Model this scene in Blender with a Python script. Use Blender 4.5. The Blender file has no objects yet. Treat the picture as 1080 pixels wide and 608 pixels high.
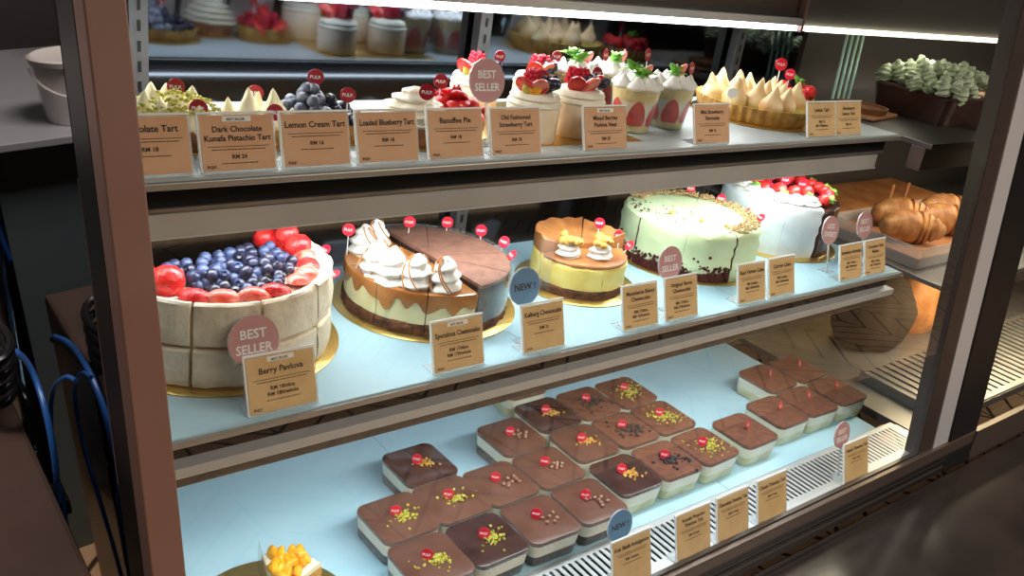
import bpy, math, random
from math import sin, cos, pi, radians as R
from mathutils import Vector, Matrix, noise
C = bpy.context.scene.collection
sc = bpy.context.scene

# ------------------------------------------------------------------ camera
F_PX = 956.9
right = Vector((0.7303, -0.6752, 0.1036)); upv = Vector((0.3219, 0.2067, 0.9239))
yaw, pit, rol = 0.7128, -0.3986, 0.1541
fw = Vector((cos(pit)*sin(yaw), cos(pit)*cos(yaw), sin(pit)))
r0 = Vector((cos(yaw), -sin(yaw), 0)); u0 = r0.cross(fw)
right = cos(rol)*r0+sin(rol)*u0; upv = -sin(rol)*r0+cos(rol)*u0
cd = bpy.data.cameras.new('camera'); cam = bpy.data.objects.new('camera', cd); C.objects.link(cam)
m = Matrix((right, upv, -fw)).transposed().to_4x4(); m.translation = Vector((-0.6108, -0.7913, 0.8868))
cam.matrix_world = m
cd.sensor_width = 36; cd.lens = 36*F_PX/1080; cd.clip_start = .02
sc.camera = cam

# ------------------------------------------------------------------ world and lights
w = bpy.data.worlds.new('world'); sc.world = w; w.use_nodes = True
w.node_tree.nodes['Background'].inputs[0].default_value = (.50, .42, .38, 1)
w.node_tree.nodes['Background'].inputs[1].default_value = .10
sc.view_settings.view_transform = 'Standard'; sc.view_settings.look = 'None'
sc.view_settings.gamma = 1; sc.view_settings.exposure = 0.0
try: sc.view_settings.use_curve_mapping = False
except Exception: pass

def area(name, loc, rot, sx, sy, power, col=(1, 1, 1), spread=None):
    l = bpy.data.lights.new(name, 'AREA'); l.shape = 'RECTANGLE'; l.size = sx; l.size_y = sy
    l.energy = power; l.color = col
    if spread: l.spread = spread
    o = bpy.data.objects.new(name, l); C.objects.link(o); o.location = loc; o.rotation_euler = rot
    return o
# unseen area lights added to brighten the cards and floor, on the customer's side
area('customer_fill_light', (0.9, -1.5, 2.0), (R(-25), 0, 0), 2.4, .5, 60, (1, .82, .70))
area('floor_fill_light', (2.2, -1.9, 1.9), (0, 0, 0), 2.6, .9, 60, (1, .88, .76))
# strips inside the display case
area('case_strip_light', (.22, .255, .738), (R(-6), 0, 0), 1.2, .02, 3.3, (.97, .99, 1))
area('upper_shelf_strip_light', (.30, .095, .530), (R(14), 0, 0), 1.2, .03, 2.7, (.93, .98, 1))
area('middle_shelf_strip_light', (.30, .00, .298), (R(12), 0, 0), 1.25, .03, 3.3, (.88, .96, 1))
area('neighbour_strip_light', (1.7, .255, .738), (0, 0, 0), .8, .02, .9, (1, .9, .75))
area('neighbour_shelf_light', (1.55, .08, .52), (R(12), 0, 0), .8, .03, 1.6, (1, .86, .66))
area('neighbour_deck_light', (1.75, .05, .25), (0, 0, 0), .8, .03, 4.5, (1, .8, .5))

area('staff_fill_light', (-1.1, .45, 1.7), (R(25), 0, 0), .8, .4, 26, (1, .86, .78))  # unseen lamp added to light the objects mirrored in the side panel

# ------------------------------------------------------------------ materials
def mat(name, col, rough=.5, metal=0, col2=None, scale=30, bump=0, bscale=None, spec=.5, coat=0, emis=None, thresh=None, detail=3):
    m = bpy.data.materials.new(name); m.use_nodes = True; nt = m.node_tree; b = nt.nodes['Principled BSDF']
    b.inputs['Base Color'].default_value = (*col, 1); b.inputs['Roughness'].default_value = rough
    b.inputs['Metallic'].default_value = metal; b.inputs['Specular IOR Level'].default_value = spec
    b.inputs['Coat Weight'].default_value = coat; b.inputs['Coat Roughness'].default_value = .08
    tc = nt.nodes.new('ShaderNodeTexCoord')
    if col2:
        n = nt.nodes.new('ShaderNodeTexNoise'); n.inputs['Scale'].default_value = scale; n.inputs['Detail'].default_value = detail
        nt.links.new(tc.outputs['Object'], n.inputs['Vector'])
        r = nt.nodes.new('ShaderNodeValToRGB'); r.color_ramp.elements[0].color = (*col, 1); r.color_ramp.elements[1].color = (*col2, 1)
        a, z = thresh or (.38, .62); r.color_ramp.elements[0].position = a; r.color_ramp.elements[1].position = z
        nt.links.new(n.outputs['Fac'], r.inputs['Fac']); nt.links.new(r.outputs['Color'], b.inputs['Base Color'])
    if bump:
        n2 = nt.nodes.new('ShaderNodeTexNoise'); n2.inputs['Scale'].default_value = bscale or scale; n2.inputs['Detail'].default_value = 4
        nt.links.new(tc.outputs['Object'], n2.inputs['Vector'])
        bp = nt.nodes.new('ShaderNodeBump'); bp.inputs['Strength'].default_value = bump; bp.inputs['Distance'].default_value = .004
        nt.links.new(n2.outputs['Fac'], bp.inputs['Height']); nt.links.new(bp.outputs['Normal'], b.inputs['Normal'])
    if emis:
        b.inputs['Emission Color'].default_value = (*emis[0], 1); b.inputs['Emission Strength'].default_value = emis[1]
    return m
def glass(name, tint=(1, 1, 1), ior=1.45, rough=0.0, haze=0, hazecol=(1, 1, 1)):
    m = bpy.data.materials.new(name); m.use_nodes = True; nt = m.node_tree; nt.nodes.clear()
    o = nt.nodes.new('ShaderNodeOutputMaterial'); t = nt.nodes.new('ShaderNodeBsdfTransparent'); g = nt.nodes.new('ShaderNodeBsdfGlossy')
    t.inputs[0].default_value = (*tint, 1); g.inputs['Roughness'].default_value = rough
    f = nt.nodes.new('ShaderNodeFresnel'); f.inputs[0].default_value = ior
    geo = nt.nodes.new('ShaderNodeNewGeometry'); inv = nt.nodes.new('ShaderNodeMath'); inv.operation = 'SUBTRACT'; inv.inputs[0].default_value = 1
    nt.links.new(geo.outputs['Backfacing'], inv.inputs[1])
    ml = nt.nodes.new('ShaderNodeMath'); ml.operation = 'MULTIPLY'; nt.links.new(inv.outputs[0], ml.inputs[0]); nt.links.new(f.outputs[0], ml.inputs[1])
    mx = nt.nodes.new('ShaderNodeMixShader'); nt.links.new(ml.outputs[0], mx.inputs[0])
    src = t.outputs[0]
    if haze:
        d = nt.nodes.new('ShaderNodeBsdfDiffuse'); d.inputs[0].default_value = (*hazecol, 1)
        m2 = nt.nodes.new('ShaderNodeMixShader'); m2.inputs[0].default_value = haze
        nt.links.new(t.outputs[0], m2.inputs[1]); nt.links.new(d.outputs[0], m2.inputs[2]); src = m2.outputs[0]
    nt.links.new(src, mx.inputs[1]); nt.links.new(g.outputs[0], mx.inputs[2]); nt.links.new(mx.outputs[0], o.inputs[0])
    return m
def srgb(r, g, b): return tuple(((c/255)/12.92 if c/255 < .04045 else ((c/255+.055)/1.055)**2.4) for c in (r, g, b))
M = {}
M['front_glass'] = glass('front_glass', (.97, .99, .98), 1.5)
M['acetate'] = glass('acetate', (.97, .97, .95), 1.5, .04, .05)
M['tub_plastic'] = glass('tub_plastic', (.97, .98, .97), 1.5, .05, .04)
M['acrylic'] = glass('acrylic', (.95, .97, .97), 1.5, .03, .28, (.95, .97, .98))
M['bronze'] = mat('bronze', srgb(160, 132, 124), .45, .5, srgb(142, 114, 106), 3)
M['frame_dark'] = mat('dark_brown_frame', (.055, .042, .036), .35, .3)
M['black'] = mat('black_paint', (.008, .008, .009), .35)
M['black_soft'] = mat('black_rubber', (.006, .006, .007), .7, spec=.2)
M['steel'] = mat('brushed_steel', (.30, .29, .28), .38, .8, (.24, .23, .225), 8)
M['steel_light'] = mat('light_steel', (.60, .62, .65), .38, .45)
M['steel_grey'] = mat('grey_upright', (.16, .16, .165), .4, .5)
M['steel_dark'] = mat('dark_steel', (.16, .145, .135), .38, .8)
M['brown_alu'] = mat('brown_anodised', (.20, .155, .13), .35, .75)
M['housing'] = mat('housing_steel', (.52, .50, .49), .5, .3, (.44, .42, .41), 6)
M['shelf_edge'] = mat('shelf_edge', (.40, .38, .37), .35, .6)
M['board_blue'] = mat('pale_blue_board', srgb(168, 208, 226), .32, 0, srgb(176, 214, 230), 5, 0)
M['board_white'] = mat('white_board', srgb(186, 196, 200), .35)
M['mirror_dark'] = mat('dark_mirror_glass', (.13, .15, .185), .06, 1.0)
M['panel_mirror'] = mat('dark_panel_mirror', (.42, .44, .46), .03, 1.0)
M['granite'] = mat('dark_counter_stone', (.022, .018, .017), .16, 0, (.036, .029, .026), 9, spec=.6)
M['brown_counter'] = mat('brown_counter', (.075, .048, .038), .28, 0, (.05, .033, .028), 6)
M['gold'] = mat('gold_card', (.72, .50, .16), .28, .9, bump=.25, bscale=120)
M['kraft'] = mat('kraft_card', srgb(220, 184, 132), .6, 0, srgb(206, 166, 112), 20)
M['kraft_dark'] = mat('kraft_card_warm', srgb(224, 176, 138), .6, 0, srgb(216, 160, 118), 16)
M['ink'] = mat('dark_ink', (.03, .022, .018), .7)
M['white_ink'] = mat('white_ink', (.85, .85, .85), .6)
M['pick_red'] = mat('red_disc', srgb(205, 30, 55), .3)
M['pick_dark'] = mat('dark_red_disc', srgb(160, 18, 38), .35)
M['pick_white'] = mat('pick_white', (.9, .9, .88), .4)
M['sign_pink'] = mat('dusty_pink_sign', srgb(196, 140, 142), .5)
M['sign_blue'] = mat('steel_blue_sign', srgb(96, 138, 176), .5)
M['choc'] = mat('chocolate_glaze', srgb(104, 70, 58), .33, 0, srgb(92, 58, 46), 25, .06, 90)
M['choc_dark'] = mat('dark_chocolate_glaze', srgb(72, 48, 44), .2, 0, srgb(60, 38, 34), 25, .06, 90)
M['cocoa'] = mat('cocoa_powder_top', srgb(112, 66, 46), .8, 0, srgb(96, 54, 38), 90, .3, 300)
M['crumb_dark'] = mat('dark_crumb', (.03, .018, .013), .85, 0, (.10, .07, .06), 160, 1, 260)
M['sponge_green'] = mat('cream_and_sponge', srgb(222, 222, 190), .6, 0, srgb(196, 192, 140), 45, .3, 120)
M['cream'] = mat('cream', srgb(238, 232, 214), .5, 0, srgb(228, 220, 196), 22, .12, 60)
M['cream_yellow'] = mat('cheese_cream', srgb(238, 218, 128), .5, 0, srgb(228, 202, 104), 30, .1, 70)
M['cheese_pale'] = mat('pale_cheese_cream', srgb(228, 222, 176), .5, 0, srgb(216, 208, 156), 30, .1, 70)
M['whip'] = mat('whipped_cream', srgb(232, 229, 224), .45)
M['whip_torch'] = mat('torched_meringue', srgb(240, 216, 170), .5, 0, srgb(206, 160, 104), 34)
M['kiss_ivory'] = mat('ivory_meringue', srgb(246, 236, 200), .5)
M['sponge_yellow'] = mat('yellow_sponge', srgb(240, 220, 166), .75, 0, srgb(224, 196, 130), 60, .5, 160)
M['meringue'] = mat('baked_meringue', srgb(236, 226, 206), .75, 0, srgb(218, 202, 174), 26, .6, 70)
M['meringue_pink'] = mat('cream_pavlova', srgb(246, 226, 200), .65, 0, srgb(236, 208, 176), 26, .3, 60)
M['frost_green'] = mat('pale_green_frosting', srgb(208, 222, 182), .5, 0, srgb(196, 212, 166), 14, .3, 24)
M['frost_white'] = mat('white_frosting', srgb(222, 229, 233), .5, 0, srgb(208, 218, 224), 14, .3, 24)
M['velvet'] = mat('red_velvet_crumb', srgb(92, 22, 24), .9, 0, srgb(60, 14, 16), 200, 1, 300)
M['caramel'] = mat('caramel', srgb(176, 118, 62), .22, 0, srgb(150, 92, 44), 18, coat=.4)
M['caramel_line'] = mat('caramel_line', srgb(172, 110, 52), .3)
M['biscuit'] = mat('biscuit_base', srgb(110, 66, 40), .85, 0, srgb(60, 34, 22), 120, .9, 220)
M['burnt'] = mat('burnt_top', srgb(176, 118, 66), .4, 0, srgb(146, 88, 46), 22, .2, 60)
M['mousse'] = mat('chocolate_mousse_top', srgb(132, 92, 76), .75, 0, srgb(116, 78, 64), 60, .2, 160)
M['mousse_side'] = mat('mousse_side', srgb(64, 58, 62), .25, 0, srgb(40, 32, 34), 14)
M['pastry'] = mat('shortcrust', srgb(206, 160, 86), .7, 0, srgb(170, 122, 56), 50, .4, 120)
M['pastry_brown'] = mat('brown_crust', srgb(160, 106, 64), .75, 0, srgb(120, 74, 42), 60, .5, 140)
M['croissant'] = mat('croissant_crust', srgb(206, 150, 94), .45, 0, srgb(158, 100, 56), 40, .3, 70)
M['bread'] = mat('bread_crust', srgb(196, 132, 78), .6, 0, srgb(170, 104, 54), 20, .4, 60)
M['strawberry'] = mat('strawberry_red', srgb(205, 28, 34), .25, 0, srgb(226, 58, 50), 90, .3, 400)
M['straw_cut'] = mat('strawberry_cut', srgb(226, 66, 52), .3, 0, srgb(240, 150, 130), 60)
M['raspberry'] = mat('raspberry', srgb(196, 30, 58), .4)
M['blueberry'] = mat('blueberry', srgb(34, 42, 74), .4, 0, srgb(74, 86, 124), 70)
M['blackcurrant'] = mat('dark_blueberry', srgb(26, 26, 44), .3, 0, srgb(48, 50, 74), 60)
M['dusty_berry'] = mat('dusted_blueberry', srgb(150, 152, 164), .6, 0, srgb(70, 74, 96), 80)
M['kiwi'] = mat('kiwi_slice', srgb(206, 196, 90), .35)
M['mandarin'] = mat('mandarin', srgb(246, 160, 20), .28, 0, srgb(250, 186, 50), 80)
M['mint'] = mat('mint_leaf', srgb(140, 200, 84), .45, 0, srgb(92, 160, 50), 60)
M['pistachio'] = mat('pistachio_crumb', srgb(214, 196, 84), .6, 0, srgb(150, 158, 50), 300)
M['gold_nut'] = mat('caramelised_nut', srgb(222, 176, 84), .5, 0, srgb(186, 130, 52), 300)
M['chopped_nut'] = mat('chopped_nut', srgb(196, 166, 116), .7, 0, srgb(150, 116, 74), 260)
M['pearl'] = mat('chocolate_pearl', srgb(150, 110, 92), .3)
M['oreo'] = mat('black_cookie_crumb', (.022, .018, .02), .7)
M['pale_reflection'] = mat('pale_mint_reflection', srgb(206, 244, 230), .3)  # pale tone of LED reflections, given to the upright bars
M['led'] = mat('led_strip', (1, 1, 1), .5, emis=((.95, .98, 1), 7))
M['led_warm'] = mat('led_strip_warm', (1, 1, 1), .5, emis=((1, .93, .7), 3.5))
M['bucket'] = mat('white_bucket', srgb(232, 226, 222), .4)
M['hose_blue'] = mat('blue_hose_or_reflection', srgb(40, 96, 170), .3)
M['cable'] = mat('black_cable', (.012, .012, .013), .25)
M['wall'] = mat('dark_wall', (.035, .03, .028), .7)
M['wall_cream'] = mat('cream_wall', srgb(206, 190, 140), .6)
M['brown_panel'] = mat('brown_back_panel', (.10, .085, .075), .35, .3)
M['teal_steel'] = mat('teal_grey_steel', (.12, .165, .18), .4, .3)
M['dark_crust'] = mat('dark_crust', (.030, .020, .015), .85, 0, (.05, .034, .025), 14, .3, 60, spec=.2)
M['lettuce'] = mat('lettuce', srgb(110, 150, 60), .5, 0, srgb(70, 110, 36), 60)
M['grass_cream'] = mat('pale_green_cream', srgb(206, 216, 190), .6, 0, srgb(150, 166, 130), 50)
M['wood'] = mat('wood_board', srgb(196, 138, 92), .55, 0, srgb(176, 116, 72), 12)
M['ceiling'] = mat('dark_ceiling', (.02, .018, .018), .8)

def herringbone():
    m = bpy.data.materials.new('herringbone_floor'); m.use_nodes = True; nt = m.node_tree; b = nt.nodes['Principled BSDF']
    b.inputs['Roughness'].default_value = .4; N = nt.nodes; L = nt.links
    tc = N.new('ShaderNodeTexCoord'); sx = N.new('ShaderNodeSeparateXYZ'); L.new(tc.outputs['Object'], sx.inputs[0])
    def mth(op, a, b_=None, c=None):
        n = N.new('ShaderNodeMath'); n.operation = op
        for k, v in enumerate((a, b_, c)):
            if v is None: continue
            if isinstance(v, (int, float)): n.inputs[k].default_value = v
            else: L.new(v, n.inputs[k])
        return n.outputs[0]
    W = .62
    # chevron courses: y shifted by the triangle wave of x, planks .105 wide
    tri = mth('PINGPONG', sx.outputs[0], W/2)
    v = mth('ADD', sx.outputs[1], tri)
    fr = mth('FRACT', mth('MULTIPLY', v, 1/.15))
    line = mth('LESS_THAN', fr, .13)
    fx = mth('FRACT', mth('MULTIPLY', sx.outputs[0], 2/W))
    line2 = mth('LESS_THAN', fx, .035)
    ln = mth('MAXIMUM', line, line2)
    mx = N.new('ShaderNodeMixRGB'); L.new(ln, mx.inputs[0])
    mx.inputs[1].default_value = (*srgb(214, 176, 136), 1); mx.inputs[2].default_value = (*srgb(60, 40, 30), 1)
    L.new(mx.outputs[0], b.inputs['Base Color'])
    return m
M['herringbone'] = herringbone()

# ------------------------------------------------------------------ mesh helpers
class MB:
    def __init__(s): s.v = []; s.f = []
    def add(s, V, F, mtx=None):
        n = len(s.v)
        s.v += [tuple(mtx @ Vector(p)) if mtx else tuple(p) for p in V]
        s.f += [tuple(i+n for i in f) for f in F]
        return s
    def build(s, name, m, parent=None, smooth=True, bevel=0):
        me = bpy.data.meshes.new(name); me.from_pydata(s.v, [], s.f); me.update(); me.validate()
        if m: me.materials.append(M[m] if isinstance(m, str) else m)
        if smooth:
            me.polygons.foreach_set('use_smooth', [True]*len(me.polygons))
            try: me.set_sharp_from_angle(angle=R(42))
            except Exception: pass
        o = bpy.data.objects.new(name, me); C.objects.link(o)
        if parent: o.parent = parent
        if bevel:
            b = o.modifiers.new('bevel', 'BEVEL'); b.width = bevel; b.segments = 2; b.limit_method = 'ANGLE'
        return o
def box(x0, x1, y0, y1, z0, z1):
    V = [(x, y, z) for z in (z0, z1) for y in (y0, y1) for x in (x0, x1)]
    F = [(0, 2, 3, 1), (4, 5, 7, 6), (0, 1, 5, 4), (2, 6, 7, 3), (0, 4, 6, 2), (1, 3, 7, 5)]
    return V, F
def lathe(prof, n=32, a0=0, a1=2*pi, fn=None):
    full = abs(a1-a0-2*pi) < 1e-4
    V = []; F = []; k = len(prof); cnt = n if full else n+1
    for i in range(cnt):
        a = a0+(a1-a0)*i/n
        for j, (r, z) in enumerate(prof):
            rr, zz = (r, z) if fn is None else fn(r, z, a, j)
            V.append((rr*cos(a), rr*sin(a), zz))
    for i in range(n):
        A = i*k; B = ((i+1) % cnt)*k
        for j in range(k-1): F.append((A+j, B+j, B+j+1, A+j+1))
    if full:
        if prof[0][0] > 1e-6: F.append(tuple(i*k for i in range(n))[::-1])
        if prof[-1][0] > 1e-6: F.append(tuple(i*k+k-1 for i in range(n)))
    else:
        F.append(tuple(range(k))[::-1]) ; F.append(tuple((cnt-1)*k+j for j in range(k)))
        # close along the axis
        if prof[0][0] > 1e-6 or prof[-1][0] > 1e-6: pass
    return V, F
def sector(r, z0, z1, a0, a1, n=24, fn=None, rnd=.004, lev=5, rin=0.0):
    pr = [(rin, z0), (r, z0)]+[(r, z0+(z1-z0-rnd)*i/lev) for i in range(1, lev)]+[(r, z1-rnd), (r-rnd*.4, z1-rnd*.3), (r-rnd, z1)]
    pr += [(r*.75, z1), (r*.5, z1), (r*.25, z1), (rin, z1)]
    return lathe(pr, n, a0, a1, fn)
def rsq(levels, n=6, cap0=True, cap1=True):
    # levels: (half, z, corner radius)
    V = []; F = []; k = 4*(n+1)
    for h, z, cr in levels:
        for q in range(4):
            cx, cy = [(1, 1), (-1, 1), (-1, -1), (1, -1)][q]
            for i in range(n+1):
                a = q*pi/2+i/n*pi/2
                V.append((cx*(h-cr)+cr*cos(a), cy*(h-cr)+cr*sin(a), z))
    for l in range(len(levels)-1):
        for i in range(k):
            j = (i+1) % k; F.append((l*k+i, l*k+j, (l+1)*k+j, (l+1)*k+i))
    if cap0: F.append(tuple(range(k))[::-1])
    if cap1: F.append(tuple((len(levels)-1)*k+i for i in range(k)))
    return V, F
def tube(pts, r, n=8, closed=False):
    pts = [Vector(p) for p in pts]; V = []; F = []; m = len(pts)
    up = Vector((0, 0, 1))
    for i, p in enumerate(pts):
        d = (pts[min(i+1, m-1)]-pts[max(i-1, 0)]).normalized()
        s = d.cross(up)
        if s.length < .05: s = d.cross(Vector((1, 0, 0)))
        s.normalize(); t = s.cross(d)
        rr = r[i] if isinstance(r, (list, tuple)) else r
        for k in range(n):
            a = 2*pi*k/n; V.append(p+s*cos(a)*rr+t*sin(a)*rr)
    for i in range(m-1):
        for k in range(n): F.append((i*n+k, i*n+(k+1) % n, (i+1)*n+(k+1) % n, (i+1)*n+k))
    F.append(tuple(range(n))[::-1]); F.append(tuple((m-1)*n+k for k in range(n)))
    return V, F
def blob(rx, ry=None, rz=None, seg=12, ring=8, amp=0, fr=30, seed=0, tip=0):
    ry = ry or rx; rz = rz or rx; V = []; F = []
    for j in range(ring+1):
        t = pi*j/ring
        for i in range(seg):
            a = 2*pi*i/seg
            x, y, z = sin(t)*cos(a), sin(t)*sin(a), cos(t)
            q = 1-tip*max(0, -z) if tip else 1
            s = 1+amp*noise.noise(Vector((x, y, z))*fr*.1+Vector((seed*3.1, seed, 0)))
            V.append((rx*x*s*q, ry*y*s*q, rz*z*s))
    for j in range(ring):
        for i in range(seg):
            k = (i+1) % seg; F.append((j*seg+i, (j+1)*seg+i, (j+1)*seg+k, j*seg+k))
    return V, F
def kiss(r, h, ridges=0, twist=0, amp=.12, n=20, lev=12, lean=0):
    V = []; F = []
    for j in range(lev+1):
        t = j/lev
        rr = r*(math.sqrt(max(0, 1-(t*1.02)**1.5)) if t < .55 else 0)
        rr = r*(1.0*(1-t)**.75*(1+.35*sin(pi*min(1, t*1.6)))) if t > .05 else r*.94
        for i in range(n):
            a = 2*pi*i/n; q = 1+amp*cos(ridges*a+twist*t) if ridges else 1
            V.append((rr*q*cos(a)+lean*t*t*r, rr*q*sin(a), h*t))
    for j in range(lev):
        for i in range(n): F.append((j*n+i, j*n+(i+1) % n, (j+1)*n+(i+1) % n, (j+1)*n+i))
    F.append(tuple(range(n))[::-1]); return V, F
def swirl(r, h, n=30, lev=28, turns=3.2):
    # piped rosette: stacked helical rolls with fine ridges
    V = []; F = []
    for j in range(lev+1):
        t = j/lev; base = r*(1-t)**.55*(1-.08*cos(t*5))
        if j == lev: base = r*.04
        for i in range(n):
            a = 2*pi*i/n
            q = 1+.17*cos(2*pi*turns*t-a)+.06*cos(7*a+6*t)
            V.append((base*q*cos(a), base*q*sin(a), h*t))
    for j in range(lev):
        for i in range(n): F.append((j*n+i, j*n+(i+1) % n, (j+1)*n+(i+1) % n, (j+1)*n+i))
    F.append(tuple(range(n))[::-1]); return V, F
def T(x, y, z, rx=0, ry=0, rz=0, s=1):
    from mathutils import Euler
    return Matrix.Translation((x, y, z)) @ Euler((rx, ry, rz)).to_matrix().to_4x4() @ Matrix.Scale(s, 4)

def thing(name, label, cat, loc=(0, 0, 0), rz=0, group=None, rx=0):
    o = bpy.data.objects.new(name, None); C.objects.link(o); o.location = loc; o.rotation_euler = (rx, 0, rz)
    o.empty_display_size = .02; o['label'] = label; o['category'] = cat
    if group: o['group'] = group
    return o
def tag(o, label, cat, group=None):
    o['label'] = label; o['category'] = cat
    if group: o['group'] = group
    return o
def struct(o): o['kind'] = 'structure'; return o
def lab(o, l): o['label'] = l; return o
def copyof(o, parent=None, loc=None, rot=None, sc_=None):
    c = o.copy(); C.objects.link(c)
    if parent: c.parent = parent
    if loc is not None: c.location = loc
    if rot is not None: c.rotation_euler = rot
    if sc_ is not None: c.scale = (sc_,)*3 if isinstance(sc_, (int, float)) else sc_
    return c
TXT = {}
def text_geo(s, bold=False):
    if s not in TXT:
        cu = bpy.data.curves.new('t', 'FONT'); cu.body = s; cu.resolution_u = 2; cu.offset = .022; cu.extrude = .01
        o = bpy.data.objects.new('t', cu); C.objects.link(o)
        bpy.context.view_layer.update()
        me = bpy.data.meshes.new_from_object(o.evaluated_get(bpy.context.evaluated_depsgraph_get()))
        V = [tuple(v.co) for v in me.vertices]; F = [tuple(p.vertices) for p in me.polygons]
        bpy.data.objects.remove(o); bpy.data.curves.remove(cu); bpy.data.meshes.remove(me)
        x0 = min(v[0] for v in V); x1 = max(v[0] for v in V)
        TXT[s] = ([(v[0]-(x0+x1)/2, v[1], v[2]) for v in V], F, x1-x0)
    return TXT[s]
def put_text(mb, s, cx, z, y, size, maxw=9, mirror=False):
    # text in the XZ plane facing -Y
    V, F, wd = text_geo(s); sx = size if wd*size < maxw else maxw/wd
    k = -1 if mirror else 1
    mb.add([(cx+k*v[0]*sx, y-v[2]*size*.12, z+v[1]*size) for v in V], F)

# ------------------------------------------------------------------ the setting
DECK, MID, UP = 0.0, .37, .605
def gy(z): return -.16+.09*z      # plane of the leaning front glass
MB().add(*box(-5, 9, -8, 3, -.64, -.62)).build('floor', 'herringbone'); struct(bpy.data.objects['floor'])
struct(MB().add(*box(-5, 9, -8, 3, 2.3, 2.34)).build('ceiling', 'ceiling'))
struct(MB().add(*box(-5, 9, 1.9, 1.95, -.62, 2.3)).build('wall_back', 'wall'))
struct(MB().add(*box(-5.05, -5, -8, 1.95, -.62, 2.3)).build('wall_left', 'wall'))
struct(MB().add(*box(9, 9.05, -8, 1.95, -.62, 2.3)).build('wall_right', 'wall'))
struct(MB().add(*box(-5, 9, -8.05, -8, -.62, 2.3)).build('wall_front', 'wall'))

# granite service ledge in front of the case
tag(MB().add(*box(-.44, 3.2, -.555, -.174, -.62, -.062)).build('stone_counter', 'granite', None, False, .004), 'dark polished stone ledge running along the foot of the display case', 'counter')
tag(MB().add(*box(-1.7, -.455, -.15, .46, -.62, .30)).build('side_counter', 'brown_counter', None, False, .006), 'dark brown glossy counter left of the bronze post', 'counter')

# ------------------------------------------------------------------ display case
case = thing('display_case', 'tall refrigerated glass cake display case with two steel shelves and bronze post', 'display case', (0, 0, 0))
def prism4(p, depth_y, x_lo, x_hi): pass
def leaning(x0t, x1t, x0b, x1b, yt, yb, zt, zb, d):
    V = [(x0b, yb, zb), (x1b, yb, zb), (x0b, yb+d, zb), (x1b, yb+d, zb), (x0t, yt, zt), (x1t, yt, zt), (x0t, yt+d, zt), (x1t, yt+d, zt)]
    return V, [(0, 2, 3, 1), (4, 5, 7, 6), (0, 1, 5, 4), (2, 6, 7, 3), (0, 4, 6, 2), (1, 3, 7, 5)]
def xl(x, z, z0): return x-(z-z0)*.03/.5
def post(name, m, xa, xb, zr, y0, d, zt=1.0, zb=-.06, k=.056):
    f = lambda x, z: x-(z-zr)*k
    return MB().add(*leaning(f(xa, zt), f(xb, zt), f(xa, zb), f(xb, zb), gy(zt)+y0, gy(zb)+y0, zt, zb, d)).build(name, m, case, False, .0015)
post('bronze_post', 'bronze', -.4310, -.4015, .65, -.004, .03)
post('black_side_frame', 'black', -.4310, -.4100, .65, .0262, .055)
lab(post('steel_door_post', 'steel_light', 1.058, 1.118, .65, -.002, .02), 'silver door edge strip')
post('dark_door_frame', 'frame_dark', 1.006, 1.0575, .65, .0, .03)
post('black_door_frame', 'black', 1.1185, 1.232, .65, -.006, .05)
# front glass
zt, zb = 1.0, .012
def glasspane(name, xa, xb, k=.056):
    f = lambda x, z: x-(z-.65)*k
    return MB().add(*leaning(f(xa, zt), f(xb, zt), f(xa, zb), f(xb, zb), gy(zt)+.006, gy(zb)+.006, zt, zb, .004)).build(name, 'front_glass', case, False)
glasspane('front_glass', -.402, 1.01)
# bottom rail
MB().add(*box(-.42, 1.26, -.1680, -.158, -.061, .013)).build('bottom_rail', 'brown_alu', case, False, .0015)
mb = MB()
for z in (-.052, -.034, -.020): mb.add(*box(-.42, 1.26, -.1715, -.1682, z, z+.007))
mb.build('rail_ridges', 'black', case, False)
MB().add(*box(-.40, 1.15, -.1575, -.150, -.02, .016)).build('rail_channel', 'steel_dark', case, False)
MB().add(*box(-.40, 1.15, -.1495, -.128, -.02, .006)).build('card_ledge', 'steel_light', case, False, .001)
# air grille with slots (slots are real gaps over a dark duct)
gr = MB(); x = -.40; pitch = .0125; y0, y1 = -.121, -.060
gr.add(*box(-.40, 1.13, -.1275, y0, -.012, 0)).add(*box(-.40, 1.13, y1, -.048, -.012, 0))
i = 0
while x < 1.10:
    gr.add(*box(x+.0056, x+pitch, y0, y1, -.0012, 0)); x += pitch
gr.add(*box(x, 1.135, y0, y1, -.006, 0))
gr.build('air_grille', 'steel_light', case, False)
MB().add(*box(-.40, 1.15, -.1275, .46, -.08, -.06)).build('case_floor', 'black_soft', case, False)
# end wall, back and roof
post('side_panel', 'panel_mirror', -.4310, -.4240, .65, .0815, .48)
MB().add(*box(-.427, 1.20, .452, .462, -.05, .735)).build('sliding_back_door', 'mirror_dark', case, False)
MB().add(*box(-.427, 1.20, .40, .462, -.029, -.005)).build('back_sill', 'steel_dark', case, False)
def upright(x):
    u = MB().add(*box(x-.012, x+.012, .425, .445, -.005, .99))
    o = u  .build('shelf_upright', 'steel_grey', case, False, .001)
    s = MB()
    for k in range(36): s.add(*box(x-.002, x+.002, .4235, .4249, .02+k*.026, .034+k*.026))
    s.build('slots', 'black', o, False)
for x in (-.245, .30, .955): upright(x)
# roof housing with the LED strip
MB().add(*box(-.42, .885, .262, .46, .752, .99)).build('roof_housing', 'brown_alu', case, False, .002)
rb = MB()
for k in range(6): rb.add(*box(-.42, .885, .2585, .2617, .768+k*.034, .776+k*.034))
rb.build('housing_ridges', 'steel_dark', case, False)
MB().add(*box(-.42, .885, .245, .2615, .7535, .766)).build('lamp_channel', 'steel_light', case, False)
MB().add(*box(-.415, .875, .246, .259, .7435, .7525)).build('led_tube', 'led', case, False)
MB().add(*box(.886, .893, .245, .46, .742, .99)).build('end_bracket', 'bronze', case, False)
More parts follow.
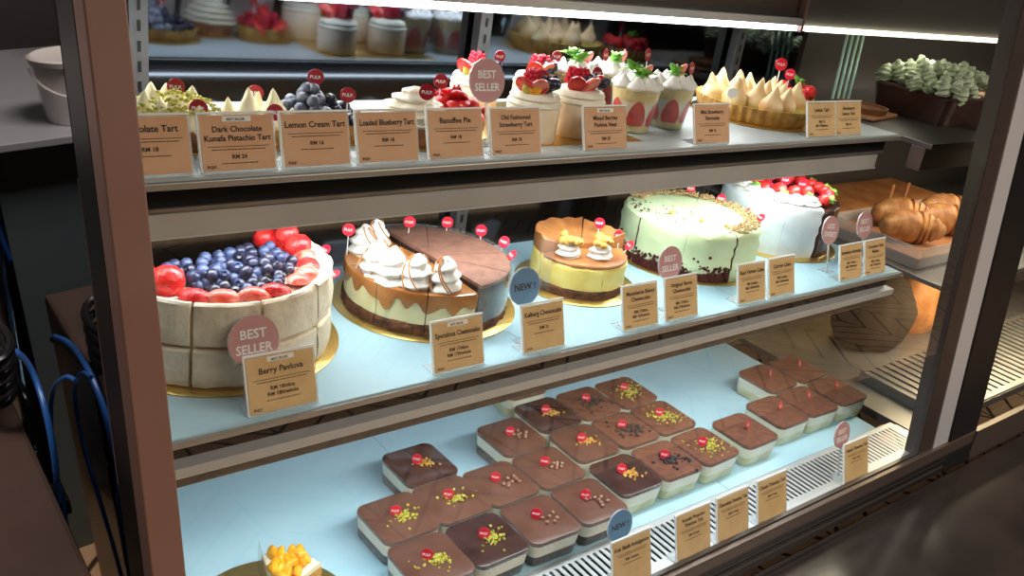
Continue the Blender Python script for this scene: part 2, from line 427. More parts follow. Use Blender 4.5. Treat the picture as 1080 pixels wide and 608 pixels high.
# shelves
def shelf(zt_, yf, xe, boardm, yb=.43, th=.010, hous=(.012, .048, .083)):
    s = MB().add(*box(-.398, xe, yf, yb, zt_-th, zt_-.0025)).build('shelf', 'shelf_edge', case, False, .0012)
    # blue glass boards laid on the steel, with joints
    return s
s2 = shelf(MID, -.05, .962, None, .292); s1 = shelf(UP, .028, .955, None, .322)
MB().add(*box(-.398, .945, .050, .066, UP-.034, UP-.0105)).build('shelf_beam', 'black_soft', s1, False)
MB().add(*box(-.398, .942, .046, .12, UP-.038, UP-.0342)).build('lamp_cover_top', 'steel', s1, False)
MB().add(*box(-.398, .935, .050, .118, UP-.069, UP-.0382)).build('lamp_cover', 'housing', s1, False, .003)
rb = MB()
for k in range(1): rb.add(*box(-.398, .935, .0486, .0499, UP-.0676, UP-.0662))
rb.build('lamp_cover_ridges', 'steel_light', s1, False)
MB().add(*box(-.39, .92, .075, .112, UP-.0735, UP-.0692)).build('led_tube', 'led', s1, False)
MB().add(*box(-.398, .955, -.028, -.012, MID-.036, MID-.0105)).build('shelf_beam', 'black_soft', s2, False)
MB().add(*box(-.398, .958, -.046, .03, MID-.048, MID-.0362)).build('lamp_cover_top', 'steel_light', s2, False, .001)
MB().add(*box(-.398, .915, -.036, .03, MID-.066, MID-.0462)).build('lamp_cover', 'steel_dark', s2, False, .002)
MB().add(*box(-.39, .90, -.015, .022, MID-.0705, MID-.0662)).build('led_tube', 'led', s2, False)
# pale blue boards
def boards(z, yf, yb, xs, m, what):
    for k in range(len(xs)-1):
        tag(MB().add(*box(xs[k]+.0007, xs[k+1]-.0007, yf, yb, z-.0023, z)).build('shelf_board', m, None, False), what[k], 'shelf board', 'pale blue boards')
boards(MID, -.046, .288, (-.395, .098, .52, .955), 'board_blue', ('pale blue board on the middle shelf under the berry pavlova and chocolate half cheesecake', 'pale blue board on the middle shelf under the small burnt cheesecake', 'pale blue board on the middle shelf under the tall white strawberry cake'))
boards(UP, .032, .318, (-.405, .16, .95), 'board_white', ('white board on the top shelf under the blueberry tart', 'white board on the top shelf under the strawberry cups'))
for k, (a, b, t) in enumerate(((-.40, .118, 'left pale blue board on the bottom deck, with the mandarin tart'), (.1195, .60, 'middle pale blue board on the bottom deck under pistachio topped tubs'), (.6015, 1.075, 'right pale blue board on the bottom deck with bare patch behind the tubs'))):
    tag(MB().add(*box(a, b, -.0472, .398, -.006, 0)).build('shelf_board', 'board_blue', None, False), t, 'shelf board', 'pale blue boards')
mb = MB()
for y in (.05, .2, .35): mb.add(*box(-.40, 1.13, y, y+.02, -.0595, -.0062))
mb.build('deck_bars', 'steel_dark', case, False)

# ------------------------------------------------------------------ price cards
def price_card(loc, w, h, lines, label, warm=False, best=False, rz=0, group='kraft price cards', lean=-18, logo=True):
    t = thing('price_card', label, 'price card', loc, rz, group)
    c = Matrix.Rotation(R(lean), 4, 'X')
    MB().add(*box(-w/2-.0022, w/2+.0022, .0006, .0024, 0.0, h+.0030), c).add(*box(-w/2-.002, w/2+.002, 0, .026, 0, .0012)).build('acrylic_holder', 'acrylic', t, False)
    MB().add(*box(-w/2, w/2, -.0004, .0004, .002, h), c).build('card', 'kraft_dark' if warm else 'kraft', t, False)
    # bright polished rim of the holder
    rm = MB().add(*box(-w/2-.0024, w/2+.0024, -.0006, .0026, h+.0012, h+.0034), c).add(*box(-w/2-.0028, -w/2-.0010, -.0006, .0026, 0.001, h+.001), c)
    rm.build('holder_rim', 'pick_white', t, False)
    tx = MB(); n = len(lines['title'])
    ts = lines.get('size', .0088 if n == 1 else .0078)
    z = h-.012-(.004 if best else 0)
    if n == 1: z -= .002
    for s in lines['title']:
        put_text(tx, s, 0, z, -.0007, ts, w*.92); z -= ts*1.12
    z += ts*.5
    z -= .001
    tx.add(*box(-w*.42, w*.42, -.0008, -.0005, z, z+.0005))
    # illegible fine print as short dashes
    rnd = random.Random(label)
    def fine(z, wd):
        x = -wd/2
        while x < wd/2:
            l = rnd.uniform(.0012, .0036); tx.add(*box(x, min(wd/2, x+l), -.0008, -.0005, z, z+.0008)); x += l+.0008
    fine(z-.003, w*.74)
    pr = lines['price']; z -= .0115
    for s in pr:
        put_text(tx, s, 0, z, -.0007, .0058, w*.7); z -= .0064
    fine(z+.0015, w*.5)
    if logo:
        lg = MB(); put_text(lg, 'PULP.', -w*.5+.0085, .0045, -.0007, .0040); lg.v = [tuple(c @ Vector(v)) for v in lg.v]; lg.build('logo', 'ink', t, False)
    tx2 = MB(); tx2.v = [tuple(c @ Vector(v)) for v in tx.v]; tx2.f = tx.f
    tx2.build('lettering', 'ink', t, False)
    if best:
        b = MB().add(*box(-.0145, .0145, -.0008, -.0004, h-.0062, h-.0012), c); b.build('best_seller_strip', 'pick_white', t, False)
        q = MB(); put_text(q, 'BEST SELLER', -.001, h-.0052, -.0010, .0034, .024); q.v = [tuple(c @ Vector(v)) for v in q.v]; q.build('strip_lettering', 'ink', t, False)
    return t
UC = [(-.350, ['Chocolate Tart'], ['RM 18'], 'leftmost card on the top shelf reading Chocolate Tart, half hidden by the bronze post', 0),
      (-.265, ['Dark Chocolate', 'Kunafa Pistachio Tart'], ['RM 24'], 'top shelf card reading Dark Chocolate Kunafa Pistachio Tart', 1),
      (-.181, ['Lemon Cream Tart'], ['RM 16'], 'top shelf card reading Lemon Cream Tart', 0),
      (-.0955, ['Loaded Blueberry Tart'], ['RM 18'], 'top shelf card reading Loaded Blueberry Tart', 0),
      (-.005, ['Banoffee Pie'], ['RM 18'], 'top shelf card reading Banoffee Pie', 0),
      (.084, ['Old Fashioned', 'Strawberry Tart'], ['RM 18'], 'top shelf card reading Old Fashioned Strawberry Tart, overlapped by the pink round sign', 0),
      (.234, ['Mixed Berries', 'Pavlova Nest'], ['RM 20'], 'top shelf card reading Mixed Berries Pavlova Nest, below the mini pavlovas', 1),
      (.449, ['Mini Strawberry', 'Shortcake'], ['RM 16'], 'top shelf card reading Mini Strawberry Shortcake, before the strawberry cups', 0),
      (.7235, ['Lemon Tart'], ['RM 18', 'RM 170/whole'], 'left of the two small cards at the right end of the top shelf', 0),
      (.8015, ['Strawberry', 'Lemon Tart'], ['RM 18'], 'right of the two small cards at the right end of the top shelf', 0)]
for x, tt, pp, l, b in UC:
    price_card((x, .0405, UP+.0002), .074, .0555, dict(title=tt, price=pp), l, warm=x < .5, best=b, group='kraft price cards on the top shelf')
MC = [(-.244, .074, ['Berry Pavlova'], ['RM 18/slice', 'RM 180/whole'], 'middle shelf card reading Berry Pavlova', 1),
      (-.0215, .070, ['Speculoos Cheesecake'], ['RM 17/slice', 'RM 170/whole'], 'middle shelf card reading Speculoos Cheesecake', 1),
      (.1105, .066, ['Kelberg Cheesecake'], ['RM 21'], 'middle shelf card in front of the blue NEW sign', 0),
      (.2865, .066, ['Macadamia Baked', 'Cheesecake'], ['RM 17/slice', 'RM 165/whole'], 'middle shelf card reading Macadamia Baked Cheesecake', 0),
      (.371, .066, ['Original Burnt', 'Cheesecake'], ['RM 17/slice', 'RM 170/whole'], 'middle shelf card reading Original Burnt Cheesecake, right of the macadamia card', 0),
      (.5335, .064, ['Red Velvet Cake'], ['RM 16/slice', 'RM 160/whole'], 'middle shelf card reading Red Velvet Cake', 0),
      (.610, .064, ['Carrot Cake'], ['RM 16/slice', 'RM 160/whole'], 'middle shelf card reading Carrot Cake', 0),
      (.8075, .064, ['Strawberry Shortcake'], ['RM 17/slice', 'RM 170/whole'], 'left of the two cards at the right end of the middle shelf', 0),
      (.8845, .064, ['Chocolate Cake', 'Belgian'], ['RM 17/slice', 'RM 170/whole'], 'right of the two cards at the right end of the middle shelf', 0)]
for x, w_, tt, pp, l, b in MC:
    price_card((x, -.039, MID+.0002), w_, .0605, dict(title=tt, price=pp), l, best=b, group='kraft price cards on the middle shelf')
BC = [(.262, ['Kek Batik Indulgence'], ['RM 15/slice'], 'bottom deck card in front of the blue NEW sign at the frame edge'),
      (.3955, ['Kunafa Pistachio', 'Tiramisu Tub'], ['RM 22/tub'], 'bottom deck card second from the left, reading Kunafa Pistachio Tiramisu'),
      (.490, ['Chocolate Tiramisu Tub'], ['RM 17/tub'], 'bottom deck card third from the left, before the air grille'),
      (.592, ['Classic Tiramisu Tub'], ['RM 17/tub'], 'bottom deck card fourth from the left, before the air grille'),
      (.842, ['Classic Tiramisu Tub'], ['RM 17/tub'], 'bottom deck card furthest right, with pink sign behind')]
for x, tt, pp, l in BC:
    price_card((x, -.1485, .0065 if x < .7 else .0065), .075, .076, dict(title=tt, price=pp), l, group='kraft price cards on the bottom deck')

def round_sign(loc, r, lines, m, label, h, tilt=-14, rz=0, ink='white_ink', roll=0):
    t = thing('round_sign', label, 'sign', loc, rz)
    c = Matrix.Rotation(R(tilt), 4, 'X')
    V, F = lathe([(0, -.0008), (r, -.0008), (r, .0008), (0, .0008)], 48)
    cc = c @ Matrix.Translation((0, 0, h)) @ Matrix.Rotation(R(90), 4, 'X')
    d = MB().add(V, F, cc).build('disc', m, t)
    rim, _ = lathe([(r-.0004, -.0012), (r+.0006, -.0012), (r+.0006, .0012), (r-.0004, .0012)], 48)
    MB().add(*lathe([(r-.0004, -.0012), (r+.0006, -.0012), (r+.0006, .0012), (r-.0004, .0012), (r-.0004, -.0012)], 48), cc).build('clear_rim', 'acrylic', t)
    tx = MB(); n = len(lines); z = h+(r*.12 if n > 1 else -r*.16)
    for s in lines:
        put_text(tx, s, 0, z, -.0010, r*.50, r*1.45); z -= r*.58
    tx.v = [tuple(c @ Matrix.Translation((0, 0, h)) @ Matrix.Rotation(R(roll), 4, 'Y') @ Matrix.Translation((0, 0, -h)) @ Vector(v)) for v in tx.v]
    tx.build('lettering', ink, t, False)
    MB().add(*box(-.002, .002, .0009, .0022, 0, h), c).add(*box(-.012, .012, -.006, .014, 0, .0012)).build('clear_stand', 'acrylic', t, False)
    return t
BS = ['BEST', 'SELLER']
SIGNS = [((.072, .086, UP), .0265, BS, 'sign_pink', 'pink round BEST SELLER sign on the top shelf beside the strawberry tart', .079, 'white_ink', 0),
 ((-.262, -.012, MID), .0275, BS, 'sign_pink', 'large pink round BEST SELLER sign in front of the berry pavlova', .066, 'white_ink', 0),
 ((.099, -.012, MID), .0245, ['NEW !'], 'sign_blue', 'blue round NEW sign on the middle shelf', .074, 'ink', 0),
 ((.371, -.012, MID), .0245, BS, 'sign_pink', 'pink round BEST SELLER sign before the green frosted cake', .072, 'white_ink', 0),
 ((.797, .002, MID), .0245, ['LESS', 'SWEET'], 'sign_pink', 'left pink round sign at the right end of the middle shelf', .074, 'white_ink', 8),
 ((.902, .0, MID), .0245, BS, 'sign_pink', 'right pink round sign at the right end of the middle shelf', .074, 'white_ink', 0),
 ((.262, -.120, .0005), .0245, ['NEW !'], 'sign_blue', 'blue round NEW sign on the bottom deck at the frame edge', .083, 'ink', 0),
 ((.832, -.120, .0005), .0245, BS, 'sign_pink', 'pink round BEST SELLER sign on the bottom deck at the right end of the grille', .083, 'white_ink', 0)]
for loc, r, tx, m_, l, h, ink, roll in SIGNS: round_sign(loc, r, tx, m_, l, h, ink=ink, roll=roll)

# ------------------------------------------------------------------ picks
def make_pick_mesh(dark):
    r = .0086
    d = MB().add(*lathe([(0, -.0006), (r-.0004, -.0006), (r, 0), (r-.0004, .0006), (0, .0006)], 24), T(0, 0, 0, R(90))).build('disc', 'pick_dark' if dark else 'pick_red')
    s = MB().add(*tube([(0, .0008, -.034), (0, .0008, -.002)], .0007, 6)).build('stick', 'pick_white')
    q = MB(); put_text(q, 'PULP.', 0, -.0017, -.0008, .0050); q2 = q.build('lettering', 'white_ink', None, False)
    return [d, s, q2]
PK = {False: make_pick_mesh(False), True: make_pick_mesh(True)}
USED = {False: False, True: False}
def pick(x, y, z, label, rz=-35, lean=-14, dark=False, group='red logo picks', s=1.0, name='cake_pick'):
    t = thing(name, label, 'cake pick', (x, y, z), R(rz), group, R(lean)); t.scale = (s, s, s)
    for o in PK[dark]:
        if not USED[dark]: o.parent = t; c = o
        else: c = copyof(o, t)
    USED[dark] = True
    return t

# ------------------------------------------------------------------ tiramisu tubs
TOP = .045
def tub_parts(kind):
    # clear tub, lower layer, cream layer, chocolate top
    outer = MB().add(*rsq([(.041, .0008, .012), (.0425, .003, .013), (.0458, TOP-.0015, .015), (.0468, TOP-.001, .0155), (.0468, TOP+.0002, .0155), (.0456, TOP+.0002, .0145)], cap1=False))
    return outer
TUB = {}
def proto(name, mb, m):
    o = mb.build(name, m); C.objects.unlink(o); TUB[name+m] = o; return o
def use(o, parent, label=None):
    c = copyof(o, parent)
    if label: c['label'] = label
    return c
P_plast = proto('clear_tub', tub_parts(0), 'tub_plastic')
P_low_dark = proto('crumb_layer', MB().add(*rsq([(.0408, .0012, .011), (.0432, .019, .0125)])), 'crumb_dark')
P_low_pale = proto('sponge_layer', MB().add(*rsq([(.0408, .0012, .011), (.0432, .019, .0125)])), 'sponge_green')
P_mid_pale = proto('cream_layer', MB().add(*rsq([(.0430, .0190, .0125), (.0449, TOP-.0062, .014)])), 'cream')
def topmesh(m): return proto('chocolate_top', MB().add(*rsq([(.0448, TOP-.0062, .014), (.0453, TOP-.001, .0143), (.0449, TOP+.0006, .0140), (.0436, TOP+.0012, .013)])), m)
P_choc = topmesh('choc'); P_dark = topmesh('choc_dark'); P_cocoa = topmesh('cocoa')
P_pearl = proto('chocolate_pearl', MB().add(*blob(.0031)), 'pearl')
def crumbs(seed, n, sx, sy, smin, smax, scatter=0):
    rn = random.Random(seed); mb = MB()
    for k in range(n):
        far = k < scatter
        x = rn.gauss(0, sx*(2.1 if far else 1)); y = rn.gauss(0, sy*(2.1 if far else 1)); x = max(-.036, min(.036, x)); y = max(-.036, min(.036, y))
        s = rn.uniform(smin, smax)
        z = s*.5+(max(0, .004-.22*math.hypot(x, y)) if not far else 0)*rn.random()
        V, F = blob(s*rn.uniform(.6, 1.3), s*rn.uniform(.6, 1.2), s*.7, 5, 3, .6, 20, k)
        mb.add(V, F, T(x, y, TOP+.0012+z, rn.uniform(-.6, .6), rn.uniform(-.6, .6), rn.uniform(0, 6)))
    return mb
P_cr = {}
for k in range(3):
    P_cr['pist', k] = proto('nut_crumbs', crumbs(k, 60, .0075, .0055, .0013, .0030, 10), 'pistachio')
    P_cr['pistL', k] = proto('nut_crumbs', crumbs(10+k, 105, .0135, .0100, .0012, .0028, 18), 'pistachio')
    P_cr['gold', k] = proto('nut_crumbs', crumbs(20+k, 44, .0080, .0052, .0014, .0030, 6), 'gold_nut')
    P_cr['oreo', k] = proto('cookie_crumbs', crumbs(30+k, 60, .0135, .0105, .0018, .0040, 8), 'oreo')
TW = {'pist': 'pistachio crumbs', 'pistL': 'a wide scatter of pistachio crumbs', 'gold': 'golden nut crumbs', 'oreo': 'black cookie crumbs', 'pearl': 'chocolate pearls', 'plain': 'plain cocoa top'}
tubs = []; TS = 1.055
ADJ = {(0, 1): (.012, .0), (1, 2): (.011, -.002), (1, 1): (.006, .0), (10, 0): (.006, 0), (10, 1): (.006, 0), (0, 0): (.004, 0)}
grid = {(0, 0): 'pist', (1, 0): 'pist', (2, 0): 'pearl', (3, 0): 'pearl', (4, 0): 'gold', (5, 0): 'oreo', (6, 0): 'pistL', (7, 0): 'plain', (8, 0): 'plain', (9, 0): 'plain', (10, 0): 'plain',
        (0, 1): 'pist', (1, 1): 'pist', (2, 1): 'pearl', (3, 1): 'pearl', (4, 1): 'gold', (5, 1): 'oreo', (6, 1): 'pistL', (9, 1): 'plain', (10, 1): 'plain',
        (1, 2): 'gold', (3, 2): 'pearl', (4, 2): 'gold', (5, 2): 'oreo', (6, 2): 'pistL'}
ordn = ['first', 'second', 'third', 'fourth', 'fifth', 'sixth', 'seventh', 'eighth', 'ninth', 'tenth', 'eleventh']
rown = {0: 'front', 1: 'middle', 2: 'back', 3: 'rear'}
rn = random.Random(4)
OX = {0: (0, 0), 1: (.006, .030), 2: (.046, .046)}
rows = {j: sorted(i for (i, jj) in grid if jj == j) for j in range(3)}
for (i, j), kind in grid.items():
    g = 0 if i < 4 else (1 if i < 8 else 2)
    x = i*.1+OX[g][0]; y = j*.101+OX[g][1]
    if g == 1 and j == 0: y -= .004
    if (i, j) == (7, 0): x += .018; y += .003
    ax, ay = ADJ.get((i, j), (0, 0)); x += ax; y += ay
    dark = (i, j) in ((4, 0), (4, 2), (1, 2), (1, 0))
    pos = ordn[rows[j].index(i)]
    lb = '%s tub with %s, %s from left in %s row' % ('glossy dark' if dark else ('brown' if kind != 'plain' else 'cocoa dusted'), TW[kind], pos, rown[j])
    t = thing('tiramisu_tub', lb, 'dessert tub', (x, y, .0003), R(rn.uniform(-2.0, 2.0)), 'square tiramisu tubs on the bottom deck')
    use(P_plast, t)
    if g == 0: use(P_low_dark, t); use(P_mid_pale, t)
    elif kind == 'oreo': use(P_low_pale, t); use(P_mid_pale, t)
    else: use(P_low_pale, t); use(P_mid_pale, t)
    use(P_dark if dark else (P_choc if g == 0 or kind == 'gold' else P_cocoa), t)
    k = (i+j) % 3
    offx, offy = (.004, -.002)
    if kind in ('pist', 'pistL', 'gold', 'oreo'):
        c = use(P_cr[kind, k], t); c.location = (.005, -.004, 0); c['kind'] = 'stuff'; c.rotation_euler = (0, 0, rn.uniform(-.5, .5))
    elif kind == 'pearl':
        pts_ = []
        while len(pts_) < 8:
            u, v_ = rn.gauss(.008, .007), rn.gauss(-.007, .006)
            if all(math.hypot(u-a_, v_-b_) > .0062 for a_, b_ in pts_): pts_.append((u, v_))
        for u, v_ in pts_: c = use(P_pearl, t); c.location = (u, v_, TOP+.0040)
    px, py = -.006+rn.uniform(-.002, .002), .004+rn.uniform(-.002, .002)
    if kind == 'plain': px, py = rn.uniform(.000, .008), rn.uniform(-.002, .006)
    t.scale = (TS, TS, 1); pick(x+px, y+py, TOP+.0100, 'red pick in %s tub from left in the %s row, with %s' % (pos, rown[j], TW[kind].replace('a wide scatter of ', 'scattered ')),
         rz=rn.uniform(-42, -25) if kind != 'plain' else rn.uniform(12, 24), lean=rn.uniform(-22, -8), group='red logo picks in the tiramisu tubs', s=1.0)
# tub peeking out under the shelf lamp
t = thing('tiramisu_tub', 'pale tiramisu tub half hidden behind the back row under the shelf lamp', 'dessert tub', (.420, .346, .0003), 0, 'square tiramisu tubs on the bottom deck')
use(P_plast, t); use(P_low_pale, t); use(P_mid_pale, t); use(P_cocoa, t)

# ------------------------------------------------------------------ berries and toppings prototypes
def prot(name, mb, m):
    o = mb.build(name, m); C.objects.unlink(o); return o
def bberry():
    V, F = lathe([(0, -.0052), (.0035, -.0047), (.0058, -.0015), (.0060, .0012), (.0048, .0040), (.0030, .0050), (.0026, .0056), (.0020, .0046), (0, .0042)], 14); return MB().add(V, F)
B_blue = prot('blueberry', bberry(), 'blueberry'); B_dark = prot('blueberry', bberry(), 'blackcurrant'); B_dust = prot('blueberry', bberry(), 'dusty_berry')
def strawb(cut=False):
    pr = [(0, 0), (.006, .002), (.0105, .007), (.0115, .013), (.0085, .018), (.003, .0205), (0, .0195)]
    if not cut: return MB().add(*lathe(pr, 16))
    V, F = lathe(pr, 9, 0, pi); return MB().add(V, F)
B_straw = prot('strawberry', strawb(), 'strawberry'); 
def straw_half():
    t = MB().add(*blob(.0105, .0125, .0060, 14, 8, tip=0)).v
    mb = MB()
    V, F = blob(.0100, .0135, .0070, 14, 8)
    V = [(v[0]*(1-.35*max(0, v[1]/.0135)), v[1], max(v[2], -.0005)) for v in V]
    return mb.add(V, F)
B_sh = prot('strawberry_half', straw_half(), 'strawberry'); B_shc = prot('strawberry_half', straw_half(), 'straw_cut')
def rasp():
    mb = MB(); 
    for j in range(5):
        z = j*.0026; rr = .0052*(1-(j/5.6)**2)**.5
        for i in range(8 if j < 4 else 4):
            a = 2*pi*i/(8 if j < 4 else 4)+j*.4; mb.add(*blob(.0018, seg=6, ring=4), T(rr*cos(a), rr*sin(a), z))
    return mb.add(*blob(.0045, .0045, .006, 8, 6), T(0, 0, .005))
B_rasp = prot('raspberry', rasp(), 'raspberry')
def leafcluster(n=9, s=.012, seed=1):
    mb = MB(); rn = random.Random(seed)
    for k in range(n):
        a = rn.uniform(0, 2*pi); el = rn.uniform(.2, 1.25); L = s*rn.uniform(.7, 1.2); W = L*.36
        pts = []
        for j in range(6):
            t = j/5; ww = W*sin(pi*min(1, t*.95+.03))*(1+.25*(j % 2)); pts.append((t*L, ww, -.25*L*t*t+.0))
        V = [(p[0], p[1], p[2]+abs(p[1])*.3) for p in pts]+[(p[0], 0, p[2]) for p in pts]+[(p[0], -p[1], p[2]+abs(p[1])*.3) for p in pts]
        F = [(j, j+1, 7+j, 6+j) for j in range(5)]+[(6+j, 7+j, 13+j, 12+j) for j in range(5)]
        mb.add(V, F, T(rn.uniform(-.002, .002), rn.uniform(-.002, .002), 0, 0, -el, a))
    o = mb; return o
B_mint = [prot('mint_leaves', leafcluster(12, .014, k), 'mint') for k in range(3)]
for o in B_mint: 
    sd = o.modifiers.new('thickness', 'SOLIDIFY'); sd.thickness = .0005
B_kiss = prot('meringue_kiss', MB().add(*kiss(.011, .026, lean=.25)), 'whip_torch')
B_kissi = prot('meringue_kiss', MB().add(*kiss(.012, .026, lean=.2)), 'kiss_ivory')
B_kissw = prot('cream_kiss', MB().add(*kiss(.0115, .022, lean=.15)), 'whip')
B_swirl = prot('cream_swirl', MB().add(*swirl(.019, .038)), 'whip')
B_rose = prot('cream_rosette', MB().add(*swirl(.017, .013, turns=2.2)), 'whip')
def P(o, parent, x, y, z, rx=0, ry=0, rz=0, s=1): return copyof(o, parent, (x, y, z), (rx, ry, rz), s)
def board(parent_label, x, y, z, r, group='gold cake boards', th=.0022):
    V, F = lathe([(0, 0), (r-.001, 0), (r, .0006), (r, th-.0006), (r-.001, th), (0, th)], 64)
    t = MB().add(V, F).build('cake_board', 'gold'); t.location = (x, y, z+.0002)
    return tag(t, parent_label, 'cake board', group)
def wob(amp, f, seed, ra=1.0):
    def fn(r, z, a, j):
        n = noise.noise(Vector((cos(a)*f, sin(a)*f, z*60+seed*7)))
        n2 = noise.noise(Vector((cos(a)*f*3, sin(a)*f*3, z*160+seed*3)))
        k = amp*(n+.5*n2)*(1 if r > .01 else 0)
        return r+k*ra, z+(k*.5 if z > .01 else 0)
    return fn
BT = .0026   # top of a cake board

# ------------------------------------------------------------------ middle shelf
# 1 berry pavlova
cx, cy = -.247, .143
board('gold round board under the berry pavlova', cx, cy, MID, .142)
pav = thing('berry_pavlova', 'large two-layer meringue pavlova filled with strawberries and blueberries', 'cake', (cx, cy, MID+BT))
cuts = [R(d) for d in (190, 237.5, 269.5, 305, 340, 372)]
for k, a in enumerate(cuts[:-1]):
    b = cuts[k+1]
    g = .018 if k > 1 else .032
    for lv in (0, 1):
        r = .129 if lv else .131; z0, z1 = (0, .0455) if not lv else (.047, .098)
        pr = [(.02, z0), (r-.008, z0), (r-.0015, z0+.003), (r, z0+.010), (r+.0005, z0+.024), (r-.001, z1-.008), (r-.001, z1-.002), (r-.004, z1), (r-.009, z1-.001)]
        pr += [(r-.020, z1-.008 if lv else z1), (.07, z1-.012 if lv else z1), (.02, z1-.012 if lv else z1)]
        MB().add(*lathe(pr, 14, a+g*.5, b-g*.5, wob(.0036, 4, k*2+lv))).build('meringue_wedge', 'meringue', pav)
MB().add(*lathe([(0, .001), (.120, .001), (.120, .084), (0, .084)], 40, R(191), R(371))).build('cream_filling', 'cream', pav)
rn = random.Random(11)
placed = []
def free(x, y, d): return all(math.hypot(x-a, y-b) > (d+c)*.86 for a, b, c in placed)
# strawberry halves lean against the inside of the rim
for k, dg in enumerate((236, 252, 270, 287, 304, 320, 335, 350)):
    a = R(dg+rn.uniform(-3, 3)); r_ = .101; x, y = r_*cos(a), r_*sin(a)
    placed.append((x, y, .013))
    P(B_shc if k % 3 else B_sh, pav, x, y, .0925, rn.uniform(-.15, .25), rn.uniform(-.15, .15), a+pi/2+rn.uniform(-.3, .3)+pi/2, 1.45)
for (x, y, zz, sc_) in [(-.098, -.030, .084, 1.7), (-.072, -.060, .084, 1.75), (-.100, .005, .086, 1.5), (.088, .012, .086, 1.6), (.100, -.006, .086, 1.5), (.072, .026, .088, 1.4), (.094, .004, .102, 1.3)]:
    placed.append((x, y, .013)); P(B_straw, pav, x, y, zz, rn.uniform(-.7, -.3), rn.uniform(-.3, .3), rn.uniform(-.6, .6), sc_)
for lv in range(2):
    for k in range(500):
        a = rn.uniform(R(188), R(374)); rr = math.sqrt(rn.random())*(.088 if lv == 0 else .070); x, y = rr*cos(a), rr*sin(a)
        if lv and y < -.058: continue
        if free(x, y, .0068) if lv == 0 else all(math.hypot(x-a_, y-b_) > .0125 for a_, b_ in up2):
            if lv == 0: placed.append((x, y, .0068))
            else: up2.append((x, y))
            P(B_blue if rn.random() < .5 else B_dark, pav, x, y, .0915+lv*.0085+rn.uniform(0, .002), rn.uniform(-1, 1), rn.uniform(-1, 1), 0, rn.uniform(1.08, 1.3))
    up2 = []
pick(-.110, .150, .4605, 'red pick on the right rim of the berry pavlova, upper one', rz=-80, lean=-48, group='red logo picks in the pavlova')
pick(-.128, .090, .455, 'red pick on the right rim of the berry pavlova, lower one', rz=-100, lean=-62, group='red logo picks in the pavlova')

# 2 speculoos + chocolate halves on a shared board
cx, cy = .042, .142
board('gold round board under the caramel and chocolate half cheesecakes', cx, cy, MID, .126)
sp = thing('caramel_cheesecake', 'caramel glazed half cheesecake with six piped cream swirls and drips', 'cake', (cx, cy, MID+BT))
a0, a1 = R(98), R(272)
A0 = a0
nsl = 5
for k in range(nsl):
    b0 = a0+(a1-a0)*k/nsl+.006; b1 = a0+(a1-a0)*(k+1)/nsl-.006
    MB().add(*sector(.113, 0, .0145, b0, b1, 12, wob(.003, 9, k), .003)).build('biscuit_base', 'biscuit', sp)
    MB().add(*sector(.110, .0145, .052, b0, b1, 12, None, .002)).build('cheese_layer', 'cheese_pale', sp)
    def drip(r, z, a, j):
        return r, z
    # glaze with drips: the lower edge of the skirt follows a wave
    V = []; F = []; n = 18
    for i in range(n+1):
        a = b0+(b1-b0)*i/n
        d = .009+.010*max(0, noise.noise(Vector((a*6.5, 1.3, 0)))*1.8+.35)+.004*sin(a*26)
        pr = [(.1100, .052-d), (.1122, .052-d+.0005), (.1126, .0535), (.1115, .0565), (.108, .0575), (.06, .0575), (.0, .0575)]
        V += [(r*cos(a), r*sin(a), z) for r, z in pr]
    kk = 7
    for i in range(n):
        for j in range(kk-1): F.append((i*kk+j, (i+1)*kk+j, (i+1)*kk+j+1, i*kk+j+1))
    MB().add(V, F).build('caramel_glaze', 'caramel', sp)
def drizzled(parent, x, y, z, s, seed):
    o = P(B_swirl, parent, x, y, z, 0, 0, seed*1.3, s)
    pts = []
    rr = random.Random(seed)
    for q in range(4):
        a0_ = rr.uniform(0, 6); pts = []
        for j in range(12):
            t = j/11; a = a0_+t*1.4; zz = .036*s*(1-t*.9); r = .0195*s*(1-(zz/(.038*s)))**.5*1.12+.0012
            pts.append((r*cos(a), r*sin(a), zz))
        MB().add(*tube(pts, .0007*s+.0002, 5)).build('caramel_drizzle', 'caramel_line', o)
        bpy.data.objects[-1] if False else None
    for ch in list(o.children): ch.scale = (1/s, 1/s, 1/s)
for k, (px_, py_, s) in enumerate(((-.082, -.088, 1.15), (-.044, -.118, 1.15), (-.118, -.058, 1.2), (-.122, -.020, 1.2), (-.083, .055, 1.1), (-.049, .061, 1.1))):
    px_ += .003; py_ += .003; q_ = math.hypot(px_, py_); f_ = min(1, .088/q_); px_ *= f_; py_ *= f_
    drizzled(sp, px_, py_, .0572, s, k+1)
ch = thing('chocolate_mousse_cake', 'half chocolate mousse cake cut in slices with clear film around it', 'cake', (cx, cy, MID+BT))
b_0, b_1 = R(-86.5), R(96)
for k in range(5):
    a = b_0+(b_1-b_0)*k/5+.008; b = b_0+(b_1-b_0)*(k+1)/5-.008
    MB().add(*sector(.112, 0, .012, a, b, 12, wob(.003, 9, k), .002)).build('biscuit_base', 'biscuit', ch)
    MB().add(*sector(.110, .012, .062, a, b, 12, None, .0015)).build('mousse_layer', 'mousse_side', ch)
    MB().add(*sector(.1102, .0621, .0665, a, b, 12, None, .0012)).build('cocoa_top', 'mousse', ch)
for k, (x, y, z, rz_, ln) in enumerate(((.150, .100, .4415, -105, -38), (.158, .130, .4490, -70, -26), (.150, .175, .4505, -25, -12), (.118, .215, .4515, -30, -8), (.058, .222, .4555, -30, -6))):
    pick(x, y, z, 'red pick near the rim of the chocolate mousse half, %s from the front' % ordn[k], rz=rz_, lean=ln, group='red logo picks in the chocolate half')
